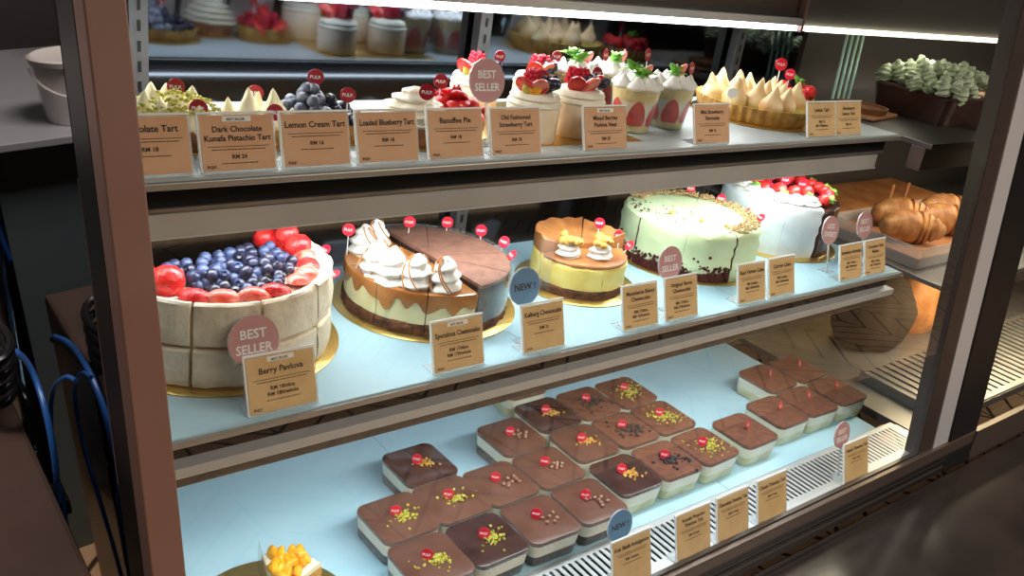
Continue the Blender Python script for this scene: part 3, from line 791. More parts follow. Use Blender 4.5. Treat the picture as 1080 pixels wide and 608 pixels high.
MB().add(*lathe([(.1128, .0135), (.1130, .069), (.1124, .069), (.1122, .0135), (.1128, .0135)], 40, b_0-.05, b_1)).build('film_collar', 'acetate', ch)
sgn = thing('blue_pick', 'small white and blue oval pick at the front of the chocolate half', 'cake pick', (.092, .066, .413), R(-20), None, R(-30))
MB().add(*lathe([(0, -.0006), (.0085, -.0006), (.0085, .0006), (0, .0006)], 24), T(0, 0, .013, R(90))).build('disc', 'pick_white', sgn)
MB().add(*lathe([(0, -.0009), (.0066, -.0009), (.0066, -.0007), (0, -.0007)], 24), T(0, 0, .013, R(90))).build('blue_centre', 'sign_blue', sgn)
MB().add(*tube([(0, .0008, -.01), (0, .0008, .012)], .0007, 6)).build('stick', 'pick_white', sgn)

# 3 macadamia / burnt cheesecake
cx, cy = .304, .124
board('gold round board under the small burnt cheesecake', cx, cy, MID, .094)
bc = thing('macadamia_cheesecake', 'small yellow cheesecake front half with macadamias on two cream swirls', 'cake', (cx, cy, MID+BT))
for k, (a, b) in enumerate(((R(178), R(258)), (R(258.6), R(344)))):
    MB().add(*sector(.074, 0, .012, a, b, 14, wob(.002, 9, k), .002)).build('biscuit_base', 'biscuit', bc)
    MB().add(*sector(.072, .012, .047, a, b, 14, wob(.002, 4, k+4), .004)).build('cheese_layer', 'cream_yellow', bc)
    MB().add(*sector(.0715, .0472, .052, a, b, 14, wob(.002, 5, k+8), .003)).build('browned_top', 'burnt', bc)
for k, (x, y) in enumerate(((-.040, -.016), (.004, -.038))):
    sw = P(B_swirl, bc, x, y, .051, 0, 0, k, 1); sw.scale = (.98, .98, .82)
    rn = random.Random(k)
    for q in range(15):
        a = rn.uniform(0, 6.3); r_ = .016*rn.random()**.5
        MB().add(*blob(.0058, .0062, .0050, 9, 6, .25, 25, q), T(x+r_*cos(a), y+r_*sin(a), .077+rn.uniform(-.002, .004))).build('macadamia', 'gold_nut', bc)
MB().add(*lathe([(.0765, .002), (.0775, .082), (.0771, .082), (.0761, .002), (.0765, .002)], 12, R(176), R(197))).build('film_collar', 'acetate', bc)
bu = thing('burnt_cheesecake', 'browned burnt cheesecake half with curled top wrapped in clear film, behind the macadamia half', 'cake', (cx, cy, MID+BT))
for k, (a, b) in enumerate(((R(-15), R(48)), (R(50), R(112)), (R(113), R(176)))):
    MB().add(*sector(.072, 0, .050, a, b, 12, wob(.0025, 6, k+20), .003)).build('cheese_layer', 'cream_yellow', bu)
    def fn(r, z, a_, j, k=k):
        return r+.002*noise.noise(Vector((cos(a_)*8, sin(a_)*8, k))), z+(.020 if z > .053 else .001)*(max(0, r/.08))**2*(1+.4*noise.noise(Vector((a_*4, k, 1))))
    MB().add(*sector(.0725, .0503, .060, a, b, 14, fn, .002)).build('burnt_top', 'burnt', bu)
MB().add(*lathe([(.0755, .001), (.0785, .064), (.0780, .064), (.0750, .001), (.0755, .001)], 24, R(-20), R(60))).build('film_collar', 'acetate', bu)
pick(-.050, .200, .463, 'red pick behind the piped swirls of the caramel cheesecake', rz=-30, group='red logo pick in the caramel cheesecake')
pick(.350, .140, MID+.085, 'red pick standing in the back of the burnt cheesecake', rz=-35, group='red logo picks in the burnt cheesecake')
pick(.366, .110, MID+.074, 'red pick on the right side of the burnt cheesecake', rz=-20, group='red logo picks in the burnt cheesecake')
pick(.369, .088, MID+.066, 'red pick tilted sideways at the right edge of the burnt cheesecake', rz=-105, lean=-35, group='red logo picks in the burnt cheesecake')

# 4 red velvet and carrot halves
cx, cy = .574, .146
board('gold round board under the green frosted cakes', cx, cy, MID, .128)
rv = thing('red_velvet_cake', 'tall pale green frosted cake with dark red crumb skirt at its base', 'cake', (cx, cy, MID+BT))
H = .079
def frost(name, m, parent, a, b, seed, H=H, r=.117, amp=.0034):
    def fn(r_, z, a_, j):
        k = amp*noise.noise(Vector((cos(a_)*2.0, sin(a_)*2.0, z*70+seed)))+.0011*sin(z*300+a_*7+3*noise.noise(Vector((a_*3, seed, z*20))))*(1 if .005 < z < H-.004 else 0)
        k = k if r_ > .05 else 0
        top = .0035*noise.noise(Vector((r_*cos(a_)*38, r_*sin(a_)*38, seed))) if z > H-.001 else 0
        return r_+k, z+top
    return MB().add(*sector(r, 0, H, a, b, 26, fn, .007, 9)).build(name, m, parent)
for k, (a, b) in enumerate(((R(128), R(174)), (R(176), R(218)), (R(218.3), R(259.5)))):
    frost('frosted_slice', 'frost_green', rv, a, b, 1)
    sk = MB(); rn = random.Random(k)
    for q in range(230):
        a_ = rn.uniform(a, b); hgt = rn.random()**1.6*.024*(1.0 if rn.random() < .93 else 1.7); s = rn.uniform(.0012, .0030)
        sk.add(*blob(s, s, s, 5, 3, .5, 20, q), T(.1180*cos(a_), .1180*sin(a_), .002+hgt))
    sk.add(*lathe([(.10, 0), (.1190, 0), (.1185, .012), (.1165, .016), (.10, .016)], 18, a, b))
    o = sk.build('crumb_skirt', 'velvet', rv, False); o['kind'] = 'stuff'
for a in (R(175), R(260.3)):
    MB().add(*box(.004, .1160, -.0014, .0014, .002, .075), Matrix.Rotation(a, 4, 'Z')).build('red_cut_face', 'velvet', rv, False)
rn = random.Random(5); sk = MB()
for q in range(110):
    a_ = rn.uniform(R(130), R(258)); r_ = .108*rn.random()**.5; s = rn.uniform(.0006, .0018)
    if a_ < R(175) and rn.random() < .5: r_ = rn.uniform(.08, .11); s *= 1.5
    sk.add(*blob(s, s, s*.6, 5, 3, .5, 20, q), T(r_*cos(a_), r_*sin(a_), H+.0026))
sk.build('crumb_scatter', 'velvet', rv, False)['kind'] = 'stuff'
for x, y in ((-.055, .0), (-.030, -.045), (-.006, -.078)):
    MB().add(*blob(.0055, .0045, .0028, 10, 6, .3), T(x, y, H+.004)).build('walnut', 'gold_nut', rv)
ca = thing('carrot_cake', 'pale frosted carrot cake wedges with chopped nut border, behind the red velvet half', 'cake', (cx, cy, MID+BT))
rn = random.Random(9)
for k, (a, b) in enumerate(((R(261.5), R(304)), (R(305), R(348)), (R(349), R(396)), (R(397), R(440)), (R(441), R(486)))):
    frost('frosted_slice', 'frost_green', ca, a, b, 1)
    nb = MB()
    for q in range(170):
        a_ = rn.uniform(a+.01, b-.01); r_ = rn.uniform(.084, .112); s = rn.uniform(.0014, .0026)
        nb.add(*blob(s, s, s*.8, 5, 3, .5, 20, q), T(r_*cos(a_), r_*sin(a_), H+.003+rn.uniform(0, .003)))
    nb.build('nut_border', 'chopped_nut', ca, False)['kind'] = 'stuff'
for k, (x, y, z, rz_, ln) in enumerate(((.657, .070, .460, -105, -40), (.678, .110, .4535, 10, -20), (.673, .170, .4590, -30, -14), (.647, .220, .4630, -30, -12))):
    pick(x, y, z, 'red pick on the nut border of the carrot cake, %s one from the front' % ordn[k], rz=rz_, lean=ln, group='red logo picks in the carrot cake')

# 5 white strawberry cake with chocolate wedge
cx, cy = .832, .160
board('gold round board under the tall white strawberry cake', cx, cy, MID, .124)
wh = thing('strawberry_cream_cake', 'tall white frosted cake topped with strawberries, mint and cream rosettes', 'cake', (cx, cy, MID+BT))
H2 = .094
for k, (a, b) in enumerate(((R(95), R(140)), (R(141), R(182)), (R(182.3), R(224)), (R(224.3), R(263)))):
    frost('frosted_slice', 'frost_white', wh, a, b, 30, H2, .106, .0030)
rn = random.Random(3)
for k in range(9):
    a = R(103+k*19); x, y = .078*cos(a), .078*sin(a)
    P(B_rose, wh, x, y, H2, 0, 0, k, 1.3)
    if k % 2 == 0: P(B_mint[k % 3], wh, x, y, H2+.012, 0, 0, k, .8)
    a += .16; x, y = .055*cos(a), .055*sin(a)
    P(B_straw if k % 3 else B_sh, wh, x, y, H2+.004, rn.uniform(-1.2, -.4), 0, rn.uniform(0, 6), 1.15)
for k in range(14):
    a = rn.uniform(R(90), R(265)); r_ = rn.uniform(.02, .055)
    P(B_rasp if k % 3 else B_sh, wh, r_*cos(a), r_*sin(a), H2+.002, 0, 0, k, 1.1)
dk = thing('chocolate_strawberry_cake', 'dark chocolate cake wedges with strawberries, right of the white cake', 'cake', (cx, cy, MID+BT))
for k, (a, b) in enumerate(((R(-95), R(-40)), (R(-39.5), R(0)), (R(.5), R(45)), (R(45.5), R(93)))):
    MB().add(*sector(.109, 0, .090, a, b, 14, wob(.003, 6, k+40), .004)).build('chocolate_slice', 'choc_dark', dk)
    for q in range(3):
        aa = a+(b-a)*(q+.5)/3
        P(B_straw, dk, .085*cos(aa), .085*sin(aa), .090, -.5, 0, aa, 1.1)
        if q != 1: P(B_mint[q], dk, .093*cos(aa+.1), .093*sin(aa+.1), .10, 0, 0, aa, .9)
for k, (x, y, z) in enumerate(((.880, .150, .478), (.837, .160, .486), (.834, .190, .486), (.804, .200, .484))):
    pick(x, y, z, 'pinkish red pick on the strawberry cake, %s from the right' % ordn[k], rz=-32, lean=-8, group='red logo picks on the strawberry cake', s=1.2)

# ------------------------------------------------------------------ top shelf
Z = UP
def tart_base(name, label, x, y, r, h, m='pastry', group=None, z=Z+BT, flutes=26):
    t = thing(name, label, 'tart', (x, y, z), 0, group)
    def fn(r_, z_, a, j): return (r_*(1+.022*cos(flutes*a)) if r_ > r*.9 else r_, z_)
    MB().add(*lathe([(0, 0), (r*.90, 0), (r*.93, h*.15), (r, h*.85), (r*1.015, h), (r*.985, h), (r*.95, h*.8), (0, h*.75)], flutes*5, fn=fn)).build('crust', m, t)
    return t
# kunafa pistachio tart with kisses
board('gold board under the kunafa pistachio tart, at left end of top shelf', -.300, .155, Z, .056, 'small gold boards')
t = tart_base('pistachio_tart', 'cream kiss tart with chopped pistachios at the left end of the top shelf', -.300, .155, .050, .020, 'pastry_brown')
rn = random.Random(21)
for k in range(12):
    a = k*2.4; r_ = .040*math.sqrt((k+.5)/12); 
    P(B_kissi, t, r_*cos(a), r_*sin(a), .018, rn.uniform(-.15, .15), rn.uniform(-.15, .15), a, rn.uniform(1.1, 1.4))
nb = MB()
for q in range(200):
    a = rn.uniform(0, 6.3); r_ = .044*rn.random()**.5; s = rn.uniform(.0013, .003)
    nb.add(*blob(s, s, s*.8, 6, 4, .5, 20, q), T(r_*cos(a)+.008, r_*sin(a)-.006, .033+.018*(1-r_/.05)+rn.uniform(0, .004)))
nb.build('nut_crumbs', 'pistachio', t, False)['kind'] = 'stuff'
pick(-0.285, 0.17, 0.659, 'dark red pick standing at the back of the pistachio tart', dark=True, rz=-25, lean=-4, group='dark red picks on the top shelf', s=1.05)
pick(-0.281, 0.115, 0.65, 'dark red pick at the front right of the pistachio tart', dark=True, rz=-22, lean=-10, group='dark red picks on the top shelf', s=1.08)
# lemon cream tart: tall petal kisses
board('gold board under the lemon cream tart', -.205, .150, Z, .046, 'small gold boards')
t = tart_base('lemon_cream_tart', 'lemon tart with tall pointed ivory meringue petals', -.205, .150, .040, .018)
for k, (x, y, s) in enumerate(((-.016, -.012, 1.25), (.010, -.018, 1.1), (-.002, .012, 1.2), (.024, .004, 1.25), (-.026, .012, .9), (.012, .026, 1.0), (.032, -.020, .75))):
    P(B_kissi, t, x, y, .015, 0, 0, k, (s, s, s*1.2))
pick(-0.193, 0.18, 0.65, 'dark red pick behind the lemon tart petals', dark=True, rz=-25, lean=0, group='dark red picks on the top shelf', s=1.05)
pick(-0.204, 0.102, 0.648, 'dark red pick in front of the lemon tart, behind its card', dark=True, rz=-25, lean=0, group='dark red picks on the top shelf', s=1.05)
P(B_kissw, t, .034, -.034, .010, s=.8)
# blueberry tart
board('gold board under the blueberry tart', -.118, .170, Z, .062, 'small gold boards')
t = tart_base('blueberry_tart', 'tart heaped with dusted and dark blueberries', -.118, .170, .055, .018)
rn = random.Random(8)
for lv, (rad, n) in enumerate(((.050, 34), (.038, 18), (.022, 8), (.006, 2))):
    for k in range(n):
        a = k*2.399; r_ = rad*math.sqrt((k+.5)/n)
        x, y = r_*cos(a), r_*sin(a)
        P(B_dust if x < .008 else B_dark, t, x-.004*lv, y, .020+lv*.0095, rn.uniform(-1, 1), rn.uniform(-1, 1), 0, 1.22)
pick(-0.12, 0.18, 0.668, 'dark red pick on top of the blueberry heap', dark=True, rz=-25, lean=-2, group='dark red picks on the top shelf', s=1.1)
pick(-0.104, 0.13, 0.659, 'dark red pick at the right of the blueberry heap', dark=True, rz=-25, lean=-4, group='dark red picks on the top shelf', s=1.05)
# banoffee
board('gold board under the cream swirl banoffee pie', -.020, .120, Z, .048, 'small gold boards')
t = tart_base('banoffee_pie', 'banoffee pie under a tall ruffled cream mound', -.020, .120, .040, .022, 'pastry_brown')
V, F = swirl(.042, .044, 48, 40, 5)
MB().add([(v[0], v[1], v[2]+.020) for v in V], F).build('cream_mound', 'cream', t)
pick(-0.025, 0.088, 0.672, 'dark red pick at the right of the banoffee cream', dark=True, rz=-25, lean=-6, group='dark red picks on the top shelf', s=1.1)
# strawberry tart
board('gold board under the strawberry tart', .062, .155, Z, .050, 'small gold boards')
t = tart_base('strawberry_tart', 'glossy strawberry tart heaped with red berries, dusted white', .062, .155, .044, .022)
rn = random.Random(14)
for lv, (rad, n) in enumerate(((.042, 15), (.028, 8), (.010, 3))):
    for k in range(n):
        a = k*2.399; r_ = rad*math.sqrt((k+.5)/n)
        P(B_sh if k % 3 else B_rasp, t, r_*cos(a), r_*sin(a), .022+lv*.011, rn.uniform(-.8, .8), rn.uniform(-.4, .4), a, 1.1)
pick(0.042, 0.16, 0.668, 'dark red pick left of the strawberry heap', dark=True, rz=-25, lean=-4, group='dark red picks on the top shelf', s=1.1)

# mini pavlovas
def mini_pav(x, y, r, h, label, seed, kiwi=False):
    t = thing('mini_pavlova', label, 'mini pavlova', (x, y, Z+.0003), 0, 'mini pavlovas on the top shelf')
    rn = random.Random(seed)
    def fn(r_, z, a, j): return (r_+.0012*noise.noise(Vector((cos(a)*3, sin(a)*3, z*90+seed))) if r_ > .01 else r_, z)
    MB().add(*lathe([(0, 0), (r-.002, 0), (r, .003), (r, h*.3), (r+.0005, h*.68), (r-.001, h*.72)], 40, fn=fn)).build('meringue_body', 'meringue_pink', t)
    MB().add(*lathe([(r-.001, h*.70), (r+.0015, h*.76), (r-.001, h*.83), (r-.003, h*.84), (r-.001, h*.89), (r-.004, h*.97), (r-.010, h), (0, h)], 40, fn=fn)).build('cream_collar', 'cream', t)
    for k in range(3):
        a = -2.3+k*.9-(.5 if seed % 2 else 0); P(B_sh if k != 1 else B_shc, t, (r-.014)*cos(a)-.006, (r-.014)*sin(a), h+.006, -.9, 0, a+pi/2, 1.35)
    if kiwi:
        MB().add(*blob(.009, .0035, .009, 14, 8), T(-r+.012, -.012, h+.006, 0, 0, -.5)).build('kiwi_slice', 'kiwi', t)
        MB().add(*blob(.009, .0035, .009, 14, 8), T(-r+.018, -.018, h+.007, 0, 0, -.3)).build('orange_slice', 'mandarin', t)
    for k in range(13):
        a = -1.0+rn.uniform(-.9, 1.4); r_ = rn.uniform(.006, r-.008)
        P(B_dark, t, r_*cos(a)+.004, r_*sin(a)-.002, h+.007+rn.uniform(0, .008), rn.uniform(-1, 1), 0, 0, 1.15)
    for k in range(3): P(B_rasp, t, rn.uniform(-.01, .01), rn.uniform(.0, .015), h+.006, 0, 0, k, 1.7)
    return t
board('long gold board under the mini pavlovas', .225, .165, Z-.0003, .001, 'small gold boards') if False else None
mini_pav(.1555, .108, .0345, .063, 'mini pavlova with kiwi and dark berries, left of the front two behind the pink sign', 1, True)
mini_pav(.2440, .122, .0375, .063, 'mini pavlova with raspberries and blueberries, right of the front two', 2)
mini_pav(.158, .245, .034, .056, 'mini pavlova with strawberry and orange slices, rear left behind the pink sign', 3, True)
mini_pav(.262, .235, .034, .058, 'mini pavlova with strawberries and blueberries, rear right between the front two', 4)
for k, (x, y, z, l) in enumerate(((.192, .240, .080, 'rear left mini pavlova'), (.298, .240, .082, 'rear right mini pavlova'), (.170, .115, .080, 'front left mini pavlova'), (.280, .130, .082, 'front right mini pavlova'))):
    pick(x, y, Z+z, 'dark red pick in the %s' % l, dark=True, rz=-10, lean=-8, group='dark red picks on the top shelf', s=1.0)
tag(MB().add(*box(.115, .335, .07, .30, 0, .0016)).build('gold_tray', 'gold', None, False, .0006), 'gold rectangular tray under the mini pavlovas', 'tray').location = (0, 0, Z-.0014)

# strawberry shortcake cups
def cup(x, y, label, seed, s=1.0, green=False):
    t = thing('strawberry_cup', label, 'dessert cup', (x, y, Z+.0003), 0, 'strawberry cream cups on the top shelf'); t.scale = (s, s, s)
    rb_, rt, h = .0285, .0375, .064
    rr = lambda z: rb_+(rt-rb_)*z/h
    MB().add(*lathe([(0, 0), (rb_, 0), (rt, h), (rt+.001, h+.0008), (rt-.0004, h+.0008), (rb_-.0006, .0008), (0, .0008)], 40)).build('clear_cup', 'tub_plastic', t)
    MB().add(*lathe([(0, .001), (rr(.001)-.0016, .001), (rr(.014)-.0016, .014), (0, .014)], 32)).build('sponge_layer', 'sponge_yellow', t)
    MB().add(*lathe([(0, .0142), (rr(.014)-.0020, .0142), (rr(.045)-.0020, .045), (0, .045)], 32)).build('cream_layer', 'cream', t)
    MB().add(*lathe([(0, .0452), (rr(.045)-.0016, .0452), (rr(.062)-.0016, .062), (0, .062)], 32)).build('sponge_layer', 'sponge_yellow', t)
    for k in range(6):
        a = 2*pi*k/6+seed; V = []; F = []
        n = 8; 
        for (rad) in (0, 1):
            for j in range(n+1):
                u = j/n; zz = .0110+.037*u; wv = .0158*math.sqrt(max(0, 1-u**1.6))*(.55+.45*min(1, (u+.12)*3))
                for q in (-1, -.5, 0, .5, 1):
                    aa = a+q*wv/(rr(zz)); R_ = rr(zz)-(.0012 if rad else .0035)
                    V.append((R_*cos(aa), R_*sin(aa), zz))
        w5 = 5
        for rad in (0, 1):
            o_ = rad*(n+1)*w5
            for j in range(n):
                for q in range(4): F.append((o_+j*w5+q, o_+j*w5+q+1, o_+(j+1)*w5+q+1, o_+(j+1)*w5+q))
        MB().add(V, F).build('strawberry_slice', 'strawberry', t)
    for k in range(7):
        a = 2*pi*k/7+.3; P(B_kissw, t, .0245*cos(a), .0245*sin(a), .061, 0, 0, a, (1.15, 1.15, .95))
    P(B_kissw, t, 0, 0, .063, 0, 0, 0, (1.2, 1.2, 1.45))
    P(B_mint[seed % 3], t, -.006, -.008, .080, 0, 0, seed, 1.35); 
    if green: P(B_mint[(seed+1) % 3], t, -.012, .004, .086, 0, 0, seed+1, 1.2)
    P(B_shc, t, .010, -.006, .084, -1.2, .3, .4, 1.0)
    return t
cup(.364, .131, 'strawberry cream cup with mint tuft, left of the two front cups', 1, green=True)
cup(.450, .142, 'strawberry cream cup with small mint sprig, right of the two front cups', 2)
cup(.325, .218, 'strawberry cream cup with bright mint tuft, behind the right front mini pavlova', 3, green=True)
cup(.405, .228, 'strawberry cream cup half hidden behind the two front cups', 5)
for k, (x, y, z, l) in enumerate(((.362, .120, .716, 'left front'), (.473, .130, .696, 'right front'), (.368, .21, .697, 'rear left'), (.425, .228, .694, 'rear right'))):
    pick(x, y, z, 'red pick in the %s strawberry cup' % l, dark=True, rz=20, lean=-6, group='dark red picks on the top shelf', s=1.1)
# lemon meringue tart
cx, cy = .712, .180
board('gold board under the big lemon meringue tart', cx, cy, Z, .108, 'gold cake boards')
t = tart_base('lemon_meringue_tart', 'big lemon meringue tart in fluted crust with torched cream peaks', cx, cy, .100, .027, flutes=40)
MB().add(*lathe([(0, .018), (.094, .018), (.093, .0235), (0, .0235)], 48)).build('lemon_filling', 'kiwi', t)
rn = random.Random(31)
for k in range(17):
    a = k*2.399+2.0; r_ = .080*math.sqrt((k+.5)/17)
    s = rn.uniform(1.45, 1.85); P(B_kiss, t, r_*cos(a), r_*sin(a), .021, rn.uniform(-.12, .12), rn.uniform(-.12, .12), a, (s, s, s*1.0))
sg = thing('blue_pick', 'small turquoise and white oval pick in the big lemon meringue tart', 'cake pick', (.596, .140, .642), R(-30), None, R(-5))
MB().add(*lathe([(0, -.0006), (.0085, -.0006), (.0085, .0006), (0, .0006)], 24), T(0, 0, .013, R(90))).build('disc', 'pick_white', sg)
MB().add(*lathe([(0, -.0009), (.0064, -.0009), (.0064, -.0007), (0, -.0007)], 24), T(0, 0, .013, R(90))).build('blue_centre', mat('turquoise', srgb(60, 190, 200), .4), sg)
MB().add(*tube([(0, .0008, -.01), (0, .0008, .012)], .0007, 6)).build('stick', 'pick_white', sg)
# berry tart behind
board('gold board under the rear berry tart', .872, .235, Z, .060, 'small gold boards')
t = tart_base('berry_tart', 'red berry tart with pink picks at the right end of the top shelf', .872, .235, .055, .022)
for k in range(22):
    a = k*2.399; r_ = .046*math.sqrt((k+.5)/22); P((B_straw, B_rasp, B_dark)[k % 3], t, r_*cos(a), r_*sin(a), .020, rn.uniform(-1, 1), rn.uniform(-1, 1), a, 1.2)
P(B_mint[0], t, .02, -.01, .042, s=1.2)
pick(.790, .20, .691, 'pink red pick at the left of the rear berry tart', rz=-35, lean=-5, group='red logo picks in the rear berry tart', s=1.3)
pick(.86, .225, .668, 'pink red pick in the middle of the rear berry tart', rz=-35, lean=-5, group='red logo picks in the rear berry tart', s=1.2)

# ------------------------------------------------------------------ mandarin tart on the deck
board('round gold board under the mandarin tart slice, lower left', -.205, .045, 0, .110)
t = thing('mandarin_tart', 'tart slice topped with glossy mandarin segments on gold board', 'tart', (-.205, .045, BT))
MB().add(*sector(.092, 0, .022, R(22), R(76), 14, wob(.002, 8, 3), .003)).build('crust', 'pastry', t)
MB().add(*sector(.090, .0222, .030, R(22), R(76), 14, wob(.002, 8, 5), .003)).build('cream_layer', 'cream', t)
rn = random.Random(2)
for k in range(22):
    a = R(rn.uniform(28, 70)); r_ = .022+.062*rn.random()**.6
    V, F = blob(.0135, .0062, .0060, 14, 8)
    V = [(v[0], v[1]+14*v[0]*v[0], v[2]) for v in V]
    MB().add(V, F, T(r_*cos(a), r_*sin(a), .034+rn.uniform(0, .005), rn.uniform(-.4, .4), rn.uniform(-.3, .3), rn.uniform(0, 6))).build('mandarin_segment', 'mandarin', t)
MB().add(*box(.002, .094, -.0003, .0003, 0, .046), Matrix.Rotation(R(78.5), 4, 'Z')).build('clear_film', 'acetate', t, False)

# ------------------------------------------------------------------ neighbouring bakery case
nc = thing('bakery_case', 'warm lit bakery display case to the right with croissants and sandwiches', 'display case', (0, 0, 0))
MB().add(*box(1.215, 2.6, .45, .462, -.05, .294)).build('lower_back_panel', 'wall_cream', nc, False)
MB().add(*box(1.215, 2.6, .45, .462, .3055, .99)).build('upper_back_panel', 'brown_panel', nc, False)
MB().add(*box(1.165, 2.6, -.05, .449, .295, .305)).build('shelf', 'steel', nc, False, .001)
MB().add(*box(1.262, 2.6, -.049, -.036, .270, .294)).build('shelf_beam', 'steel_dark', nc, False, .001)
MB().add(*box(1.06, 2.6, .02, .449, .575, .585)).build('shelf', 'steel_dark', nc, False, .001)
MB().add(*box(1.06, 2.6, .03, .06, .53, .574)).build('shelf_beam', 'steel_dark', nc, False, .001)
MB().add(*box(1.165, 2.6, -.09, .449, -.03, -.012)).build('case_floor', 'steel', nc, False)
MB().add(*box(1.262, 2.6, -.1700, -.158, -.061, .013)).build('bottom_rail', 'brown_alu', nc, False)
MB().add(*box(.90, 2.6, .262, .449, .752, .99)).build('roof_housing', 'steel_dark', nc, False)
MB().add(*box(.905, 2.6, .246, .2615, .7435, .752)).build('led_tube', 'led_warm', nc, False)
f = lambda x, z: x-(z-.65)*.056
MB().add(*leaning(f(1.233, 1), 2.6, f(1.233, .012), 2.6, gy(1)+.006, gy(.012)+.006, 1, .012, .004)).build('front_glass', 'front_glass', nc, False)
gr = MB(); x = 1.27
while x < 2.2: gr.add(*box(x+.012, x+.03, -.09, .10, .012, .016)); x += .03
gr.add(*box(1.26, 2.2, -.105, -.0905, .012, .016)).add(*box(1.26, 2.2, .1005, .115, .012, .016)).add(*box(1.262, 1.28, -.10, .11, -.0118, .0119)).add(*box(2.18, 2.198, -.10, .11, -.0118, .0119))
tag(gr.build('slotted_tray', 'steel', None, False), 'slotted steel tray in the right case before the sandwiches', 'tray')
# croissants on a tray
def croissant():
    mb = MB(); n = 64; m_ = 18
    V = []; F = []
    for i in range(n+1):
        t_ = i/n; a = -1.0+2.0*t_
        c = Vector((.082*sin(a), .050*(1-cos(a)), 0))
        e = max(0, 1-(2*t_-1)**2)
        rr = .007+.027*e**.7
        sg = (abs(2*t_-1)*4.6) % 1.0
        rr *= .84+.22*(1-sg)**.7
        nrm = Vector((-sin(a), cos(a), 0))
        for k in range(m_):
            b = 2*pi*k/m_
            V.append(c+nrm*rr*cos(b)+Vector((0, 0, 1))*(rr*.85*sin(b)+.028))
    for i in range(n):
        for k in range(m_): F.append((i*m_+k, i*m_+(k+1) % m_, (i+1)*m_+(k+1) % m_, (i+1)*m_+k))
    F.append(tuple(range(m_))[::-1]); F.append(tuple(n*m_+k for k in range(m_)))
    V = [Vector((v[0], -v[1], max(v[2], .0))) for v in V]
    return mb.add(V, [f[::-1] for f in F])
t = thing('bread_tray', 'clear sided tray holding croissants beyond the right end of the shelf', 'tray', (1.36, .14, .306))
MB().add(*box(-.16, .34, -.10, .12, 0, .022)).build('tray_base', 'wood', t, False)
mb = MB().add(*box(-.16, .34, -.103, -.1005, 0, .045)).add(*box(-.16, .34, .1205, .123, 0, .045)).add(*box(-.163, -.1605, -.10, .12, 0, .045)).add(*box(.3405, .343, -.10, .12, 0, .045))
mb.build('tray_sides', 'acrylic', t, False)
cr = croissant().build('croissant', 'croissant')
for k, (x, y, rz_, l) in enumerate(((1.285, .120, -.55, 'croissant nearest the white cake on the tray, leftmost'), (1.360, .185, -.60, 'second croissant from the left on the tray'), (1.445, .125, -.55, 'third croissant from the left on the tray'), (1.545, .170, -.60, 'rightmost croissant on the tray by the door frame'))):
    o = cr if k == 0 else copyof(cr); o.location = (x, y, .3285); o.rotation_euler = (0, 0, rz_); o.scale = (1.0, 1.0, 1.25)
    tag(o, l, 'croissant', 'croissants on the tray')
tag(MB().add(*box(1.23, 1.75, .275, .44, .306, .345)).build('flatbread_board', 'bread', None, False, .006), 'flat tan slab of bread behind the croissants', 'bread')
for k, (x, l) in enumerate(((1.44, 'left wooden peg tag behind the croissants'), (1.51, 'right wooden peg tag behind the croissants'))):
    tag(MB().add(*box(x, x+.010, .265, .269, .306, .40)).build('wooden_tag', 'wood', None, False, .001), l, 'tag', 'wooden tags')
for x, l in ((1.42, 'left clear card on the front of the croissant tray'), (1.52, 'right clear card on the front of the croissant tray')):
    t = thing('clear_card', l, 'price card', (x, .030, .3055))
    MB().add(*box(-.03, .03, 0, .002, 0, .05)).build('card', 'acrylic', t, False)
    MB().add(*box(-.032, .032, -.001, .003, .0505, .0525)).build('holder_rim', 'pick_white', t, False)
# lower level: covered loaf, loaves and sandwiches
def loaf(name, label, x, y, z, lx, ly, lz, m, rz=0, amp=.12):
    V, F = blob(lx, ly, lz, 24, 14, amp, 18, x*7)
    V = [(v[0], v[1], max(v[2], -lz*.55)) for v in V]
    o = MB().add(V, F).build(name, m); o.location = (x, y, z+lz*.55); o.rotation_euler = (0, 0, rz)
    return tag(o, label, 'bread')
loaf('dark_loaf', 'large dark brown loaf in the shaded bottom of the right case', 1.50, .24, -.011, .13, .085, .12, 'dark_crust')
loaf('bread_loaf', 'golden bread loaf beside the dark loaf', 1.70, .24, -.011, .085, .06, .11, 'bread')
for k, (x, y, l) in enumerate(((1.86, .20, 'sandwich with lettuce seen right of the black door frame, lower'), (2.02, .22, 'sandwich with lettuce seen right of the black door frame, behind'))):
    t = thing('sandwich', l, 'sandwich', (x, y, .0165 if False else -.0115), 0, 'sandwiches')
    for j, (m_, z0, z1) in enumerate((('bread', 0, .03), ('lettuce', .0302, .038), ('cream', .0382, .046), ('strawberry', .0462, .052), ('lettuce', .0522, .060), ('bread', .0602, .095))):
        MB().add(*box(-.05, .05, -.06, .06, z0, z1)).build(('bottom_bread', 'lettuce', 'cheese', 'tomato', 'lettuce', 'top_bread')[j], m_, t, False, .003)
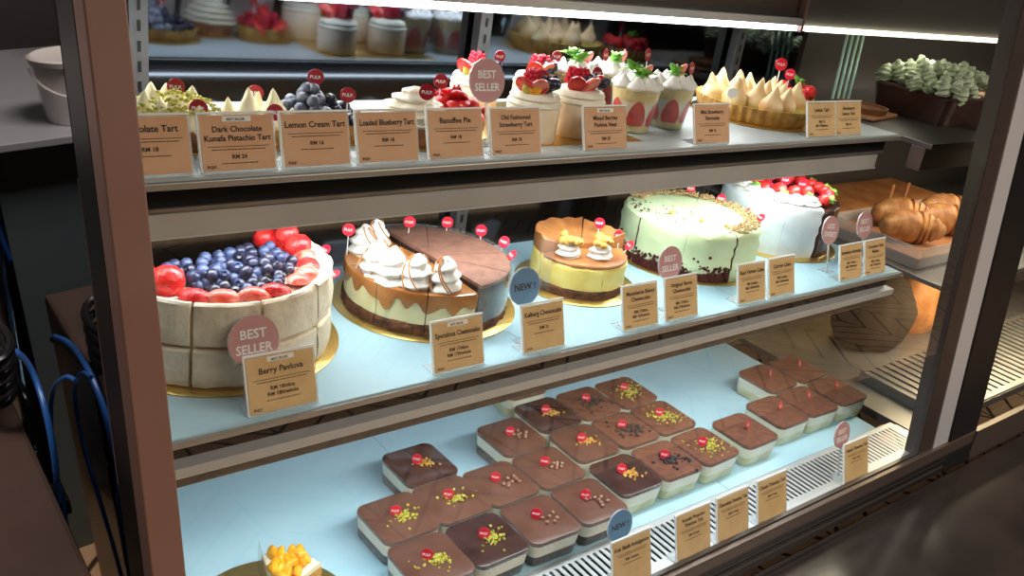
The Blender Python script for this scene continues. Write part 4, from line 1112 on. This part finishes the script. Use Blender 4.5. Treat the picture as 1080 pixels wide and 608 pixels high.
# top level: loaf cake with piped pale green cream, tart tray
t = thing('loaf_cake', 'large chocolate loaf cake topped with piles of pale green cream, right case top shelf', 'cake', (1.36, .20, .586))
MB().add(*rsq([(.085, 0, .02), (.095, .055, .02), (.09, .06, .02)])).build('cake_body', 'choc_dark', t)
rn = random.Random(6)
for k in range(70):
    x, y = rn.uniform(-.088, .088), rn.uniform(-.085, .085)
    MB().add(*swirl(.017, .034, 14, 12), T(x, y, .055+rn.uniform(.0, .055)*(1-abs(x)/.11), rn.uniform(-.5, .5), rn.uniform(-.5, .5), k)).build('cream_tuft', 'grass_cream', t)
t = thing('flat_tart', 'flat brown tart on a wooden peel at left of the loaf cake', 'tart', (1.16, .24, .586), .2)
MB().add(*box(-.07, .07, -.055, .055, 0, .006)).build('wooden_peel', 'wood', t, False, .002)
MB().add(*lathe([(0, .0062), (.05, .0062), (.053, .018), (.048, .018), (.046, .013), (0, .013)], 40)).build('tart_shell', 'pastry_brown', t)
loaf('bread_loaf', 'pale bread roll at the far right of the top shelf', 1.56, .18, .586, .05, .04, .035, 'bread')
t = thing('clear_card', 'small kraft card before the loaf cake on the right top shelf', 'price card', (1.375, .06, .5855))
MB().add(*box(-.03, .03, 0, .002, 0, .04)).build('card', 'kraft', t, False)
for k in range(4):  # upright bars modelled in place of LED tube reflections
    o = MB().add(*tube([(0, 0, 0), (-.012, .0, .16)], .0035, 8)).build('led_reflection_bar', 'pale_reflection'); o.location = (1.235+k*.021, .36, .586)
    tag(o, ('leftmost', 'second', 'third', 'rightmost')[k]+' of the four upright pale bars modelled for LED reflections behind the flat tart', 'reflection', 'upright pale reflection bars')

# ------------------------------------------------------------------ left side: hoses by the case, staff area
for k, (pts, r, m_, nm, l) in enumerate((
    ([(-.44, .325, .304), (-.44, .247, .335), (-.44, .186, .35), (-.44, .135, .345), (-.44, .1, .321), (-.44, .081, .28), (-.44, .087, .234), (-.44, .12, .159), (-.44, .13, .0)], .0035, 'hose_blue', 'blue_hose_or_reflection', 'thick blue hose curving down beside the brown counter'),
    ([(-.424, .047, .40), (-.424, .086, .384), (-.424, .141, .343), (-.424, .167, .303), (-.424, .173, .255), (-.424, .159, .219), (-.424, .132, .184), (-.426, .11, .12), (-.43, .10, .0)], .0024, 'hose_blue', 'blue_hose_or_reflection', 'thin blue tube standing in for a hose reflection on the dark glass side panel'),  # second tube modelled for the thick hose's reflection in the panel
    ([(-.449, .40, .26), (-.449, .309, .30), (-.449, .217, .318), (-.449, .169, .312), (-.449, .160, .27), (-.449, .165, .20), (-.449, .17, .0)], .0055, 'cable', 'black_cable', 'thick black cable beside the thick blue hose'))):
    # smooth the path
    pp = [Vector(p) for p in pts]; out = []
    for i in range(len(pp)-1):
        p0, p1, p2, p3 = pp[max(i-1, 0)], pp[i], pp[i+1], pp[min(i+2, len(pp)-1)]
        for q in range(8):
            u = q/8; out.append(.5*((2*p1)+(p2-p0)*u+(2*p0-5*p1+4*p2-p3)*u*u+(3*p1-p0-3*p2+p3)*u**3))
    out.append(pp[-1])
    tag(MB().add(*tube(out, r, 10)).build(nm, m_), l, 'hose')
co = []
for i in range(150):
    a = i/150*2*pi*4.5; co.append((-.478+.022*cos(a), .19+.045*sin(a), .318+i/150*.075))
tag(MB().add(*tube(co, .0048, 8)).build('coiled_cable', 'cable'), 'black coiled cable at the left edge above the brown counter', 'cable')
ws = thing('staff_worktop', 'steel staff worktop with dark cabinet behind the counter at the left', 'worktop', (-.95, 1.22, -.619))
MB().add(*box(-.45, .47, -.25, .50, .96, .975)).build('worktop', 'steel_light', ws, False, .002)
MB().add(*box(-.44, .46, -.20, .48, 0, .959)).build('cabinet', 'teal_steel', ws, False, .004)
sl = MB()
for k in range(9): sl.add(*box(.4605, .463, -.1, -.085, .10+k*.09, .15+k*.09)).add(*box(.05, .065, -.2035, -.2005, .10+k*.09, .15+k*.09))
sl.build('vent_slots', 'black', ws, False)
bk = thing('bucket', 'white plastic bucket with lid and handle on the steel worktop', 'bucket', (-.669, 1.08, .357))
MB().add(*lathe([(0, 0), (.058, 0), (.068, .105), (.071, .106), (.071, .110), (0, .110)], 48)).build('pail', 'bucket', bk)
MB().add(*lathe([(0, .1105), (.073, .1105), (.074, .120), (.068, .123), (.06, .120), (0, .120)], 48)).build('lid', 'bucket', bk)
MB().add(*tube([(.0745*cos(a), -.0745*sin(a), .100-.045*sin(a)) for a in [pi*i/20 for i in range(21)]], .0025, 8)).build('handle', 'bucket', bk)
tag(MB().add(*box(-.90, -.80, 1.42, 1.55, .357, .60)).build('white_carton', 'bucket', None, False, .004), 'tall white carton beside the bucket', 'carton')
